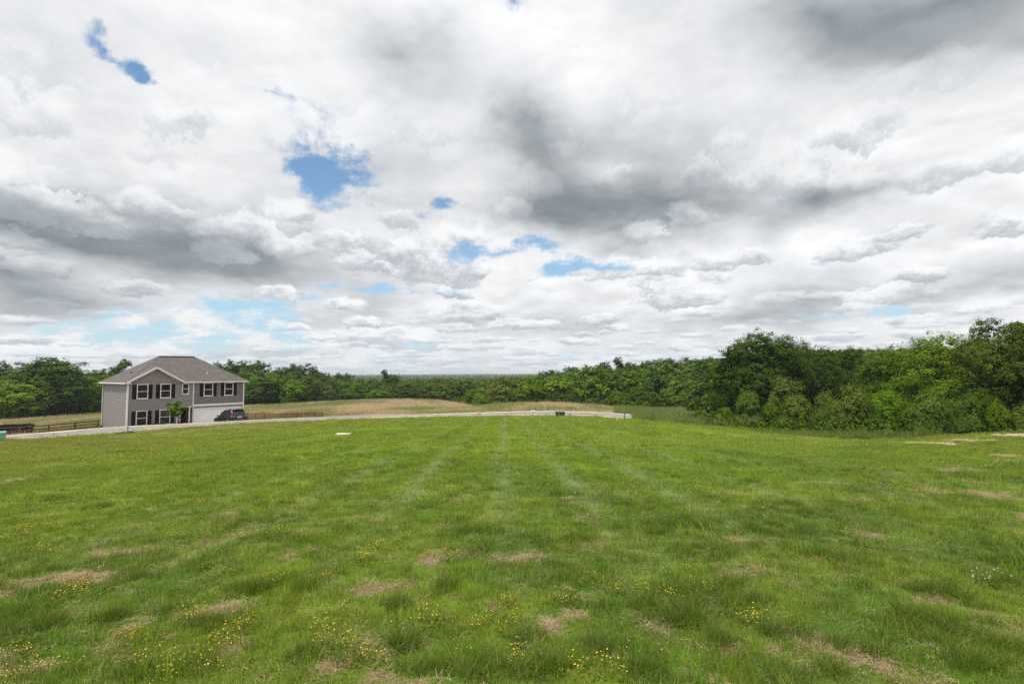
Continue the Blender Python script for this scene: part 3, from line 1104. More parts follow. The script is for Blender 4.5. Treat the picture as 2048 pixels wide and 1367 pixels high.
mb.add([(GX0 + .3, gy, ez - .12), (GX0 + .3, 0, ez - .12), (GXP, 0, GZP - .14), (GXP, gy, GZP - .14), (GX1 - .3, gy, ez - .12), (GX1 - .3, 0, ez - .12)], [(0, 1, 2, 3), (3, 2, 5, 4)])
mb.build('gable_soffit', M['trim'], roof)
mb = MB().beam((rc0 + .1, ym - .02, RZ + .02), (rc1 - .1, ym - .02, RZ + .02), .28, .07)
mb.build('ridge_vent', M['shutter'], roof)
for vx, vy in ((1.2, 3.4), (9.0, 1.2)):
    z_ = ez + sl * (vy + OV)
    if vx == 1.2:
        z_ = ez + (RZ - ez) * (vx + OV) / (rc0 + OV)
    MB().tube([(vx, vy, z_ - .1), (vx, vy, z_ + .22)], .06, 8).build('vent_pipe', M['shutter'] if vx < 2 else M['trim'], roof)

# driveway and front walk
def sheet(name, corners, nx_, ny_, lift, mat):
    a, b, c, d = [np.array(q) for q in corners]
    v, f = [], []
    for j in range(ny_ + 1):
        for i in range(nx_ + 1):
            s, t = i / nx_, j / ny_
            p = a * (1 - s) * (1 - t) + b * s * (1 - t) + c * s * t + d * (1 - s) * t
            v.append(p)
    v = np.array(v)
    z = TZ(v[:, 0], v[:, 1]) + lift
    for j in range(ny_):
        for i in range(nx_):
            k = j * (nx_ + 1) + i
            f.append((k, k + 1, k + nx_ + 2, k + nx_ + 1))
    return props(link(name, np_mesh(name, np.c_[v, z], np.array(f), mat, True)), kind='structure')


def h2(x, y):
    q = hw(x, y)
    return (q.x, q.y)


sheet('driveway', (h2(7.0, -.1), h2(13.1, -.1), h2(13.4, -13.6), h2(6.6, -13.6)), 12, 26, .05, M['concrete'])

# ================================================================== foliage
def foliage_mat(name, trans=0.28):
    """leaves take the tree's own colour (object colour) with leaf-to-leaf variation"""
    m, nb, out = new_mat(name)
    oi = nb.node('ShaderNodeObjectInfo')
    tint = attr(nb, 'rnd')
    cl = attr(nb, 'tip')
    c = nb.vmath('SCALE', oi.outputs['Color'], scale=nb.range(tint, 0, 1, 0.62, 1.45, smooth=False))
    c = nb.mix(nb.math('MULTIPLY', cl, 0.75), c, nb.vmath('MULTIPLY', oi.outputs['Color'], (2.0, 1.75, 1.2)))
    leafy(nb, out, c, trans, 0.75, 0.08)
    return m


M['leaf'] = foliage_mat('leaf')
M['bark'] = simple('bark', (.085, .065, .050), 0.95, var=.3, scale=2, spec=.1, bump_s=.5)
M['pale_bark'] = simple('pale_bark', (.24, .21, .18), 0.95, var=.25, scale=2, spec=.1)


def leaves_mesh(name, cen, nrm, size, rnd, tip, r, aspect=0.62, mat=None):
    """one folded leaf-shaped quad for every centre"""
    n = len(cen)
    t = r.normal(size=(n, 3))
    t -= (t * nrm).sum(1, keepdims=True) * nrm
    t /= np.linalg.norm(t, axis=1, keepdims=True) + 1e-9
    b = np.cross(nrm, t)
    L = size[:, None]
    fold = nrm * L * .12
    v = np.empty((n, 4, 3))
    v[:, 0] = cen - t * L * .5
    v[:, 1] = cen + b * L * .5 * aspect + fold
    v[:, 2] = cen + t * L * .5
    v[:, 3] = cen - b * L * .5 * aspect + fold
    me = np_mesh(name, v.reshape(-1, 3), np.arange(4 * n).reshape(n, 4), mat or M['leaf'])
    vattr(me, 'rnd', np.repeat(rnd, 4))
    vattr(me, 'tip', np.repeat(tip, 4))
    return me


def crown_mesh(name, kind, n, leaf, seed, H=12.0):
    """foliage H metres high, made of leaf clumps carried on the surface of uneven lobes"""
    r = np.random.default_rng(seed)
    lobes = []
    if kind == 'round':          # broad dome, foliage to the ground
        R = H * .42
        for k in range(30):
            u, a = r.uniform(.0, 1) ** .8, r.uniform(0, 2 * math.pi)
            zc_ = H * (.12 + .72 * u)
            rr = R * math.sqrt(max(0.05, 1 - ((u - .48) / .60) ** 2)) * r.uniform(.45, .85)
            lobes.append((rr * math.cos(a), rr * math.sin(a), zc_, H * r.uniform(.10, .17)))
        lobes += [(0, 0, H * .84, H * .13), (H * .1, 0, H * .80, H * .14), (-H * .08, H * .08, H * .55, H * .25), (0, 0, H * .35, H * .28)]
    elif kind == 'tall':
        for k in range(24):
            u, a = r.uniform(.1, 1), r.uniform(0, 2 * math.pi)
            rr = H * .24 * math.sqrt(max(.05, 1 - ((u - .5) / .58) ** 2)) * r.uniform(.4, .95)
            lobes.append((rr * math.cos(a), rr * math.sin(a), H * (.1 + .78 * u), H * r.uniform(.08, .13)))
        lobes += [(0, 0, H * .88, H * .10), (0, 0, H * .5, H * .17)]
    elif kind == 'loose':        # open crown of separate sprays, sky between them
        for k in range(34):
            u, a = r.uniform(.0, 1) ** .75, r.uniform(0, 2 * math.pi)
            rr = H * .40 * math.sqrt(max(.08, 1 - ((u - .55) / .62) ** 2)) * r.uniform(.25, 1.0)
            lobes.append((rr * math.cos(a), rr * math.sin(a), H * (.18 + .76 * u), H * r.uniform(.07, .125)))
        lobes += [(0, 0, H * .45, H * .18)]
    elif kind == 'cedar':        # narrow dark cone
        for k in range(30):
            u, a = r.uniform(0, 1) ** 1.3, r.uniform(0, 2 * math.pi)
            rr = H * .24 * (1 - u) ** .8 * r.uniform(.5, 1)
            lobes.append((rr * math.cos(a), rr * math.sin(a), H * (.08 + .84 * u), H * (.05 + .07 * (1 - u))))
        lobes += [(0, 0, H * .3, H * .17), (0, 0, H * .6, H * .10), (0, 0, H * .93, H * .035)]
    elif kind == 'bush':         # low mound with upright shoots
        for k in range(26):
            u, a = r.uniform(0, 1), r.uniform(0, 2 * math.pi)
            rr = H * .50 * math.sqrt(max(.05, 1 - (u * .95) ** 2)) * r.uniform(.6, .88)
            lobes.append((rr * math.cos(a), rr * math.sin(a), H * (.10 + .72 * u), H * r.uniform(.12, .19)))
        lobes += [(0, 0, H * .45, H * .30), (0, 0, H * .8, H * .14)]
    lobes = np.array(lobes)
    vol = lobes[:, 3] ** 2
    ncl = max(40, n // 22)
    li = r.choice(len(lobes), ncl, p=vol / vol.sum())
    d = r.normal(size=(ncl, 3))
    d[:, 2] = d[:, 2] * .9 + .25
    d /= np.linalg.norm(d, axis=1, keepdims=True)
    cr = lobes[li, 3]
    cc = lobes[li, :3] + d * (cr * r.uniform(.55, 1.08, ncl))[:, None]
    per = n // ncl
    cen, nrm, tip = [], [], []
    csz = cr * r.uniform(.20, .42, ncl) * (1.5 if kind == 'loose' else 1.2)
    g = r.normal(size=(ncl, per, 3))
    g /= np.linalg.norm(g, axis=2, keepdims=True)
    g *= (r.uniform(0, 1, (ncl, per, 1)) ** .5)
    flat = np.array([1, 1, .60]) if kind != 'cedar' else np.array([1, 1, .8])
    P = cc[:, None, :] + g * csz[:, None, None] * flat
    if kind == 'bush':
        up_ = (r.uniform(0, 1, (ncl, per)) > .80) * r.uniform(0, .10, (ncl, per)) * H
        P[:, :, 2] += up_
    outw = cc - np.array([0, 0, H * .42])
    outw /= np.linalg.norm(outw, axis=1, keepdims=True)
    N_ = outw[:, None, :] * .8 + d[:, None, :] * .6 + g * .35 + np.array([0, 0, .45]) + r.normal(size=P.shape) * .32
    N_ /= np.linalg.norm(N_, axis=2, keepdims=True)
    P = P.reshape(-1, 3)
    keep = P[:, 2] > 0.02 * H
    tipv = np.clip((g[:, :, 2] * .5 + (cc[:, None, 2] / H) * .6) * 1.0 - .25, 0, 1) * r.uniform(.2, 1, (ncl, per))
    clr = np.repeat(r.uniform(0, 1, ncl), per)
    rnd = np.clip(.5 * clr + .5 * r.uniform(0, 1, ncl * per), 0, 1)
    sz = leaf * r.uniform(.6, 1.35, ncl * per)
    me = leaves_mesh(name, P[keep], N_.reshape(-1, 3)[keep], sz[keep], rnd[keep], tipv.ravel()[keep], r)
    return me


def trunk_mesh(seed, H=12.0, R=.2, limbs=7, low=.15, top=.8, mat=None):
    r = np.random.default_rng(seed)
    mb = MB()
    px_, py_ = 0.0, 0.0
    pts, rad = [], []
    for k in range(7):
        t = k / 6
        pts.append((px_, py_, H * top * t - .3 * (k == 0)))
        rad.append(R * (1.25 - t) if k else R * 1.6)
        px_ += r.normal() * H * .012
        py_ += r.normal() * H * .012
    mb.tube(pts, rad, 8)
    for k in range(limbs):
        t = r.uniform(low, .85)
        i = int(t * 6)
        p0 = Vector(pts[i]).lerp(Vector(pts[min(i + 1, 6)]), t * 6 - i)
        a = r.uniform(0, 2 * math.pi)
        L = H * r.uniform(.18, .32) * (1.2 - .6 * t)
        p1 = p0 + Vector((math.cos(a), math.sin(a), .55)) * L * .5
        p2 = p0 + Vector((math.cos(a), math.sin(a), 1.0)) * L
        mb.tube([p0, p1, p2], [R * .42 * (1.1 - t), R * .28 * (1.1 - t), R * .08], 6)
    me = bpy.data.meshes.new('trunk')
    me.from_pydata(mb.v, [], mb.f)
    me.materials.append(mat or M['bark'])
    me.polygons.foreach_set('use_smooth', [True] * len(me.polygons))
    me.update()
    return me


CROWNS = {}
NEAR = {}
for kind, cnt in (('round', 4), ('tall', 2), ('loose', 3), ('cedar', 2)):
    CROWNS[kind] = [crown_mesh('crown', kind, 12000, .40 if kind != 'cedar' else .28, 100 + 7 * k + len(kind), 12.0) for k in range(cnt)]
for kind, cnt, n_, lf in (('round', 3, 26000, .26), ('loose', 2, 22000, .26), ('bush', 4, 15000, .40)):
    NEAR[kind] = [crown_mesh('crown', kind, n_, lf, 900 + 5 * k + len(kind), 12.0) for k in range(cnt)]
TRUNKS = [trunk_mesh(k) for k in range(4)]
PALE = trunk_mesh(11, R=.16, mat=M['pale_bark'])
BUSHTRUNK = trunk_mesh(21, R=.16, limbs=9, low=.05, top=.6)

GREEN = {  # the tree's own leaf colour
    'dark green': (.050, .100, .006), 'mid green': (.084, .150, .007), 'bright green': (.112, .200, .008), 'yellow-green': (.145, .225, .016),
    'olive': (.120, .170, .022), 'pale grey-green': (.130, .170, .070), 'deep blue-green': (.048, .096, .014), 'brownish dark': (.052, .062, .018), 'olive-brown': (.092, .128, .012),
}
D, G_, B_, Yg, O, P_, Q, K, OB = 'dark green', 'mid green', 'bright green', 'yellow-green', 'olive', 'pale grey-green', 'deep blue-green', 'brownish dark', 'olive-brown'
# pixel x of the crown, pixel y of its top, depth, pixel width, kind, colour
TREES = [
    (35, 758, 104, 84, 'round', B_), (-8, 770, 100, 46, 'round', B_), (5, 720, 135, 66, 'round', D), (25, 736, 125, 64, 'round', P_), (95, 711, 112, 112, 'round', D), (103, 716, 132, 28, 'tall', D),
    (131, 726, 128, 46, 'round', O), (154, 735, 134, 42, 'round', D), (176, 746, 122, 68, 'round', G_), (188, 737, 150, 46, 'round', Q), (232, 723, 140, 58, 'loose', D), (214, 746, 132, 50, 'round', G_),
    (262, 748, 140, 50, 'round', D), (300, 745, 150, 60, 'round', G_), (345, 740, 155, 60, 'round', D), (390, 735, 160, 60, 'round', G_), (60, 735, 140, 60, 'round', G_), (-40, 735, 115, 70, 'round', D), (-90, 730, 120, 80, 'round', G_),
    (431, 723, 165, 24, 'tall', D), (449, 726, 168, 26, 'round', Q), (469, 724, 165, 24, 'loose', D), (510, 718, 160, 58, 'round', Q), (492, 736, 150, 58, 'round', G_), (527, 758, 142, 78, 'round', D),
    (549, 740, 155, 46, 'round', G_), (549, 732, 178, 22, 'round', D), (570, 731, 180, 26, 'loose', Q), (579, 759, 146, 50, 'round', B_), (574, 744, 166, 38, 'round', G_), (597, 733, 186, 26, 'loose', D),
    (619, 730, 185, 28, 'loose', D), (607, 747, 158, 48, 'round', G_), (606, 764, 150, 30, 'tall', G_), (634, 766, 156, 30, 'cedar', K), (626, 775, 154, 22, 'cedar', K), (642, 744, 178, 30, 'round', Q), (659, 755, 170, 32, 'round', D),
    (657, 772, 160, 20, 'loose', P_), (668, 784, 158, 20, 'cedar', K), (684, 760, 178, 36, 'round', G_), (675, 745, 225, 14, 'tall', Q), (690, 744, 228, 16, 'round', Q), (695, 777, 166, 34, 'round', G_), (712, 770, 178, 30, 'round', G_),
    (725, 782, 170, 18, 'cedar', K), (733, 766, 185, 32, 'round', D), (752, 777, 172, 38, 'round', B_), (765, 764, 190, 30, 'round', G_), (777, 742, 205, 20, 'loose', Q), (789, 748, 208, 18, 'round', D), (795, 762, 190, 30, 'round', D),
    (745, 757, 215, 34, 'round', Q), (715, 755, 215, 34, 'round', D), (775, 780, 176, 24, 'round', G_), (797, 778, 182, 26, 'round', D), (811, 759, 188, 38, 'round', G_), (834, 757, 200, 36, 'round', G_), (832, 778, 180, 16, 'cedar', K), (816, 780, 180, 24, 'tall', D),
    (853, 767, 180, 30, 'round', G_), (881, 751, 205, 38, 'round', D), (877, 777, 178, 26, 'round', G_), (862, 782, 178, 20, 'round', D), (893, 783, 178, 14, 'cedar', K), (907, 768, 186, 26, 'round', G_), (920, 777, 180, 30, 'round', D),
    (921, 759, 215, 32, 'round', P_), (929, 766, 196, 14, 'cedar', Q), (949, 764, 190, 13, 'cedar', Q), (943, 777, 166, 24, 'round', G_), (965, 774, 150, 30, 'round', Yg), (967, 792, 143, 22, 'round', B_), (971, 756, 190, 38, 'round', G_),
    (1009, 751, 140, 70, 'round', O), (1028, 787, 126, 38, 'round', D), (994, 799, 134, 30, 'round', B_), (1062, 749, 138, 50, 'round', B_), (1048, 771, 130, 34, 'round', G_), (1078, 770, 124, 46, 'round', G_), (1086, 741, 190, 38, 'round', Q), (1088, 762, 134, 30, 'round', D),
    (1112, 751, 130, 48, 'round', G_), (1106, 779, 120, 34, 'round', D), (1111, 738, 210, 30, 'round', Q), (1140, 732, 220, 46, 'round', Q), (1144, 740, 158, 50, 'round', B_), (1132, 765, 122, 30, 'tall', G_), (1150, 780, 117, 30, 'round', D),
    (1153, 730, 222, 24, 'round', D), (1176, 731, 222, 28, 'round', Q), (1187, 733, 136, 62, 'loose', O), (1172, 742, 142, 40, 'round', G_), (1162, 791, 112, 26, 'cedar', K), (1181, 789, 112, 24, 'cedar', K), (1204, 791, 110, 26, 'cedar', K), (1204, 719, 210, 42, 'round', Q), (1205, 755, 134, 40, 'round', G_),
    (1226, 736, 140, 34, 'round', G_), (1249, 717, 185, 50, 'loose', D), (1267, 743, 136, 48, 'round', B_), (1240, 778, 110, 44, 'round', G_), (1272, 770, 113, 50, 'round', D), (1296, 719, 260, 34, 'round', Q), (1333, 714, 270, 54, 'round', Q), (1369, 713, 270, 30, 'round', Q), (1392, 715, 262, 30, 'round', D),
    (1420, 711, 250, 32, 'round', Q), (1305, 741, 168, 46, 'round', D), (1327, 729, 215, 44, 'round', G_), (1365, 728, 200, 50, 'round', G_), (1300, 768, 116, 40, 'round', G_), (1318, 795, 108, 24, 'round', B_), (1341, 797, 106, 20, 'tall', Yg), (1350, 756, 120, 50, 'round', Yg), (1381, 752, 118, 46, 'round', O),
    (1392, 762, 110, 36, 'round', G_), (1410, 740, 150, 50, 'round', D), (1376, 803, 104, 18, 'cedar', K), (1398, 800, 102, 20, 'cedar', K), (1420, 786, 95, 46, 'round', G_), (1440, 735, 120, 50, 'round', D),
]
TREES_NEAR = [
    (1522, 657, 70, 168, 'round', D), (1448, 716, 72, 66, 'round', G_), (1560, 672, 74, 110, 'round', D), (1648, 688, 76, 92, 'round', D), (1700, 689, 84, 92, 'round', D), (1752, 705, 78, 90, 'round', D), (1470, 688, 76, 70, 'loose', D), (1610, 680, 80, 80, 'round', D),
    (1783, 691, 60, 132, 'round', G_), (1836, 700, 64, 80, 'loose', D), (1893, 659, 52, 170, 'round', B_), (1852, 687, 120, 28, 'round', Q), (1960, 664, 56, 110, 'round', G_), (2012, 644, 42, 140, 'loose', OB), (2090, 630, 40, 150, 'round', OB), (2180, 640, 42, 150, 'round', G_),
    (1905, 750, 45, 100, 'round', B_), (1825, 745, 48, 80, 'round', G_), (1965, 745, 42, 90, 'round', D),
]
BUSHES = [
    (1498, 775, 46, 66, O), (1578, 752, 52, 116, O), (1590, 783, 43, 84, O), (1648, 777, 48, 56, O), (1704, 762, 39, 98, O), (1772, 772, 43, 96, B_), (1855, 778, 38, 98, O), (1935, 792, 36, 74, O), (1996, 798, 35, 76, G_), (2052, 800, 34, 70, O),
    (1540, 800, 45, 50, G_), (1745, 800, 42, 56, G_), (1668, 800, 41, 52, G_), (1905, 800, 40, 60, G_), (2115, 800, 33, 90, O), (1448, 813, 45, 54, B_),
    (1812, 800, 41, 60, G_), (1640, 812, 40, 50, O),
]

PLACES = ((-1e9, 206, 'left of the house'), (206, 420, 'above the house roof'), (420, 655, 'right of the house'), (655, 860, 'behind the tan field'), (860, 1000, 'where the field dips'),
          (1000, 1125, 'beyond road, left of transformer'), (1125, 1240, 'beyond road, right of transformer'), (1240, 1430, 'behind the pipe meadow'), (1430, 1760, 'in the tall right-centre stand'), (1760, 1e9, 'in the tall right-edge stand'))
ORD = ['', 'second ', 'third ', 'fourth ', 'fifth ', 'sixth ', 'seventh ', 'eighth ', 'ninth ']
FORM = {'round': 'round-crowned', 'tall': 'narrow upright', 'loose': 'open-crowned', 'cedar': 'pointed cedar', 'bush': 'bushy'}


def plan(rows, what):
    """a label that singles out each one: colour, form, row and place, counted from the left only where two are alike"""
    seen = {}
    keyed = []
    for t in rows:
        place = next(p for a, b, p in PLACES if a <= t[0] < b)
        near = t[2]
        rowname = 'skyline' if (t[1] < 740 and near > 150) else ('front row' if near < (130 if 1000 < t[0] < 1430 else 160 if t[0] < 1000 else 60) else 'middle row')
        keyed.append((t[5], t[4], rowname, place))
        seen.setdefault(keyed[-1], []).append(t[0])
    out_ = []
    for t, k in zip(rows, keyed):
        xs = sorted(seen[k])
        i = xs.index(t[0])
        form = FORM[k[1]]
        noun = 'cedar' if k[1] == 'cedar' else what
        form = form.replace(' cedar', '')
        if len(xs) == 1:
            s = f'{k[0]} {form} {noun} {k[3]}, {k[2]}'
        else:
            o_ = 'leftmost ' if i == 0 else ('rightmost ' if i == len(xs) - 1 else ORD[i])
            s = f'{o_}{k[0]} {form} {noun} {k[3]}, {k[2]}' if i in (0, len(xs) - 1) else f'{o_}from left {k[0]} {form} {noun} {k[3]}, {k[2]}'
        out_.append(s)
    return out_


def place_tree(t, label, protos, trunks, name, cat, group, k, wk=1.0, base=12.0):
    px, py, Y, w, kind, colr = t
    g = at(px, 800, Y)
    top = at(px, py, Y).z
    z = tz(g.x, g.y)
    h = max(top - z, 1.2)
    rr = random.Random(k * 31 + int(px))
    me = protos[kind][rr.randrange(len(protos[kind]))]
    o = empty(name, (g.x, g.y, z - .05), rr.uniform(0, 6.28), label, cat, group)
    xs = [v for v in (me.get('halfw'),) if v]
    wid = w * Y / F
    s_h = h / base * 1.02
    s_w = wid / me['w']
    if kind == 'bush':
        s_w *= .9
    if Y > 90:
        s_w = max(s_w * 1.25, (.75 if kind in ('round', 'loose') else .42) * h / me['w'])
    o.scale = (s_w, s_w * (.8 if kind == 'bush' else 1.0), s_h)
    c_ = link('crown', me, o)
    col_ = GREEN[colr]
    j = rr.uniform(.88, 1.14) * (.84 if protos is NEAR and kind != 'bush' else 1.0)
    c_.color = (col_[0] * j * rr.uniform(.92, 1.1), col_[1] * j, col_[2] * j, 1)
    tr = link('trunk', trunks[rr.randrange(len(trunks))], o)
    return o


for dct in (CROWNS, NEAR):
    for lst in dct.values():
        for me in lst:
            co = np.empty(len(me.vertices) * 3, np.float32)
            me.vertices.foreach_get('co', co)
            co = co.reshape(-1, 3)
            me['w'] = float(np.percentile(np.hypot(co[:, 0], co[:, 1]), 96) * 2)

NEAR.setdefault('tall', CROWNS['tall'])
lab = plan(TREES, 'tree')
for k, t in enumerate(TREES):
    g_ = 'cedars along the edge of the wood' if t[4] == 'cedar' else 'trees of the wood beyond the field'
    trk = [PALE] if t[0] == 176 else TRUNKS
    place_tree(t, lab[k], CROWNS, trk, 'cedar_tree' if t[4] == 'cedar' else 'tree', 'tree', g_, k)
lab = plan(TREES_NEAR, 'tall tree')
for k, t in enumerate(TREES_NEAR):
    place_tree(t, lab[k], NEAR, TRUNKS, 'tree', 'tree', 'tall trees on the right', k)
BR = [(a, b, c, d, 'bush', e) for a, b, c, d, e in BUSHES]
lab = plan(BR, 'shrub')
GREEN['olive'] = (.100, .155, .022)
for k, t in enumerate(BR):
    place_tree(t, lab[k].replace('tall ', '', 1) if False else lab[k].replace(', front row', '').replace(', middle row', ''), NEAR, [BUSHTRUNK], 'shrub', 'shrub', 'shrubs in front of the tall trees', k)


# ------------------------------------------------------------------ scattering (only for what nobody could count)
def hidden(name, meshes):
    c = bpy.data.collections.new(name)
    for i, me in enumerate(meshes):
        o = bpy.data.objects.new('%s_%02d' % (name, i), me)
        c.objects.link(o)
    return c


def scatter(name, pts, rot, scl, idx, coll, label, cat, color=None):
    me = bpy.data.meshes.new(name)
    me.vertices.add(len(pts))
    me.vertices.foreach_set('co', np.asarray(pts, np.float32).ravel())
    a = me.attributes.new('rot', 'FLOAT_VECTOR', 'POINT')
    a.data.foreach_set('vector', np.asarray(rot, np.float32).ravel())
    a = me.attributes.new('scl', 'FLOAT_VECTOR', 'POINT')
    a.data.foreach_set('vector', np.asarray(scl, np.float32).ravel())
    a = me.attributes.new('idx', 'INT', 'POINT')
    a.data.foreach_set('value', np.asarray(idx, np.int32))
    if color is not None:
        a = me.attributes.new('tint', 'FLOAT_VECTOR', 'POINT')
        a.data.foreach_set('vector', np.asarray(color, np.float32).ravel())
    me.update()
    o = link(name, me)
    ng = bpy.data.node_groups.new('scatter_' + name, 'GeometryNodeTree')
    ng.interface.new_socket('Geometry', in_out='INPUT', socket_type='NodeSocketGeometry')
    ng.interface.new_socket('Geometry', in_out='OUTPUT', socket_type='NodeSocketGeometry')
    N = ng.nodes
    gi, go = N.new('NodeGroupInput'), N.new('NodeGroupOutput')
    ci = N.new('GeometryNodeCollectionInfo')
    ci.inputs['Collection'].default_value = coll
    ci.inputs['Separate Children'].default_value = True
    ci.inputs['Reset Children'].default_value = True
    ip = N.new('GeometryNodeInstanceOnPoints')
    ip.inputs['Pick Instance'].default_value = True

    def named(n, typ):
        q = N.new('GeometryNodeInputNamedAttribute')
        q.data_type = typ
        q.inputs['Name'].default_value = n
        return [s for s in q.outputs if s.name == 'Attribute' and s.enabled][0] if any(s.name == 'Attribute' and s.enabled for s in q.outputs) else q.outputs[0]
    ng.links.new(gi.outputs[0], ip.inputs['Points'])
    ng.links.new(ci.outputs[0], ip.inputs['Instance'])
    ng.links.new(named('idx', 'INT'), ip.inputs['Instance Index'])
    ng.links.new(named('rot', 'FLOAT_VECTOR'), ip.inputs['Rotation'])
    ng.links.new(named('scl', 'FLOAT_VECTOR'), ip.inputs['Scale'])
    ng.links.new(ip.outputs[0], go.inputs[0])
    md = o.modifiers.new('scatter', 'NODES')
    md.node_group = ng
    return props(o, label, cat, kind='stuff')


# far wood: crowns tinted per instance
m, nb, out = new_mat('far_leaf')
tv = nb.node('ShaderNodeAttribute', attribute_name='tint', attribute_type='INSTANCER').outputs['Vector']
c = nb.vmath('SCALE', tv, scale=nb.range(attr(nb, 'rnd'), 0, 1, 0.62, 1.45, smooth=False))
leafy(nb, out, c, 0.25, 0.75, 0.08)
M['far_leaf'] = m


def far_crown(kind, n, leaf, seed):
    me = crown_mesh('far_crown', kind, n, leaf, seed, 12.0)
    me.materials.clear()
    me.materials.append(M['far_leaf'])
    return me


far = hidden('far_crown', [far_crown(k, 2600, .62, 40 + i) for i, k in enumerate(('round', 'round', 'round', 'tall'))])
xs, ys = [], []
for lo, hi, n_, half in ((170, 300, 900, 1.35), (300, 600, 1500, 1.3), (600, 1300, 2600, 1.25), (1300, 2600, 3000, 1.2)):
    y_ = np.sqrt(rng.uniform(lo ** 2, hi ** 2, n_))
    xs.append(rng.uniform(-half, half, n_) * y_)
    ys.append(y_)
y_ = rng.uniform(95, 175, 420)
x_ = rng.uniform(-1.5, 1.9, 420) * y_
xs.append(x_)
ys.append(y_)
X_, Y_ = np.concatenate(xs), np.concatenate(ys)
ok_ = ~inside(FIELD_EDGE, X_, Y_)
az_px = 1024 + F * X_ / Y_
near_open = (Y_ < 170) & (az_px > 650) & (az_px < 960)
# keep the back of the wood lower than the individually placed skyline trees
ok_ &= ~near_open & ~((Y_ < 118) & (az_px < 1430) & (az_px > 960))
ok_ &= ~((Y_ < 128) & (az_px < 960) & (az_px > -130))
X_, Y_, az_px = X_[ok_], Y_[ok_], az_px[ok_]
Z_ = TZ(X_, Y_)
sh_ = rng.uniform(.62, .92, len(X_))
sky_px = np.interp(az_px, [-400, 0, 200, 420, 560, 700, 900, 1040, 1150, 1300, 1430, 1520, 2048, 2500], [733, 733, 744, 736, 746, 753, 754, 752, 738, 725, 716, 700, 690, 680]) - 5.0 * (vnoise(az_px / 17.0, 0 * az_px + 3, 5) - .35)
zmax = EYE.z + (744 - sky_px) / F * Y_
far_h = np.where(Y_ > 330, 12 * sh_, np.clip(zmax - Z_, 3.5, 15) * rng.uniform(.85, 1.0, len(X_)))
far_h = np.where(Y_ > 330, np.minimum(far_h, np.maximum(EYE.z - .8 + rng.uniform(-2.5, 1.6, len(X_)) * (Y_ / 900) ** .6 + (744 - np.minimum(sky_px + 1, 750)) / F * 330 - Z_, 6)), far_h)
far_h = np.minimum(far_h, 14.5 - Z_)
tints = np.array([GREEN[k] for k in (G_, G_, Q, D, G_, O, B_, B_, Yg)])[rng.integers(0, 9, len(X_))] * rng.uniform(.8, 1.15, (len(X_), 1))
wid_ = np.clip(far_h / 12, .5, 1.2) * rng.uniform(.85, 1.35, len(X_))
scatter('woodland', np.stack([X_, Y_, Z_ - .2], 1), np.stack([0 * X_, 0 * X_, rng.uniform(0, 6.28, len(X_))], 1), np.stack([wid_, wid_, far_h / 12], 1),
        rng.integers(0, 4, len(X_)), far, 'far-off wood filling the valley to the horizon behind the field', 'wood', tints)

# scrub under and between the trees at the edge of the wood
edge = FIELD_EDGE[len(ROAD_FAR) + 4:len(ROAD_FAR) + 19]
ep = resample(edge, 900)
t_ = rng.uniform(0, 1, len(ep))
ex = ep[:, 0] + rng.normal(0, 1.0, len(ep))
ey = ep[:, 1] + rng.uniform(.3, 6, len(ep))
ez_ = TZ(ex, ey)
es = rng.uniform(.10, .26, len(ep))
et = np.array([GREEN[k] for k in (D, G_, K, B_, G_)])[rng.integers(0, 5, len(ep))]
scrubc = hidden('scrub_clump', [far_crown('bush', 1500, .9, 70 + i) for i in range(3)])
scatter('undergrowth', np.stack([ex, ey, ez_ - .1], 1), np.stack([0 * ex, 0 * ex, rng.uniform(0, 6.28, len(ex))], 1), np.stack([es * 1.2, es * 1.2, es], 1),
        rng.integers(0, 3, len(ex)), scrubc, 'low leafy scrub along the foot of the wood edge', 'undergrowth', et)

# ================================================================== grass
def blades(r, n, radius, h0, h1, w0, w1, lean=.5, curl=.5, segs=2):
    """n tapering, bending blades rooted in a disc; returns verts, quads, per-vertex rnd and dry"""
    a, d = r.uniform(0, 2 * np.pi, n), radius * np.sqrt(r.uniform(0, 1, n))
    x, y = d * np.cos(a), d * np.sin(a)
    h = r.uniform(h0, h1, n)
    w = r.uniform(w0, w1, n)
    la = a + r.normal(0, 1.1, n)
    ln = np.abs(r.normal(0, lean, n)) * h
    wa = r.uniform(0, 2 * np.pi, n)
    rnd, dry = r.uniform(0, 1, n), r.uniform(0, 1, n)
    V = []
    for k in range(segs + 1):
        t = k / segs
        cx = x + np.cos(la) * ln * t ** (1 + curl)
        cy = y + np.sin(la) * ln * t ** (1 + curl)
        cz = h * (t - .25 * t * t * np.minimum(ln / h, 1.2))
        hw_ = w * .5 * (1 - t) ** .7 if k < segs else w * .04
        V.append(np.stack([cx - np.cos(wa) * hw_, cy - np.sin(wa) * hw_, cz], 1))
        V.append(np.stack([cx + np.cos(wa) * hw_, cy + np.sin(wa) * hw_, cz], 1))
    V = np.stack(V, 1)
    m_ = 2 * (segs + 1)
    base = (np.arange(n) * m_)[:, None]
    F_ = np.concatenate([base + np.array([[2 * k, 2 * k + 1, 2 * k + 3, 2 * k + 2]]) for k in range(segs)], 0)
    return V.reshape(-1, 3), F_, np.repeat(rnd, m_), np.repeat(dry, m_)


def blade_mesh(name, mat, seed, *a, **k):
    r = np.random.default_rng(seed)
    v, f, rn, dr = blades(r, *a, **k)
    me = np_mesh(name, v, f, mat)
    vattr(me, 'rnd', rn)
    vattr(me, 'dry', dr)
    return me


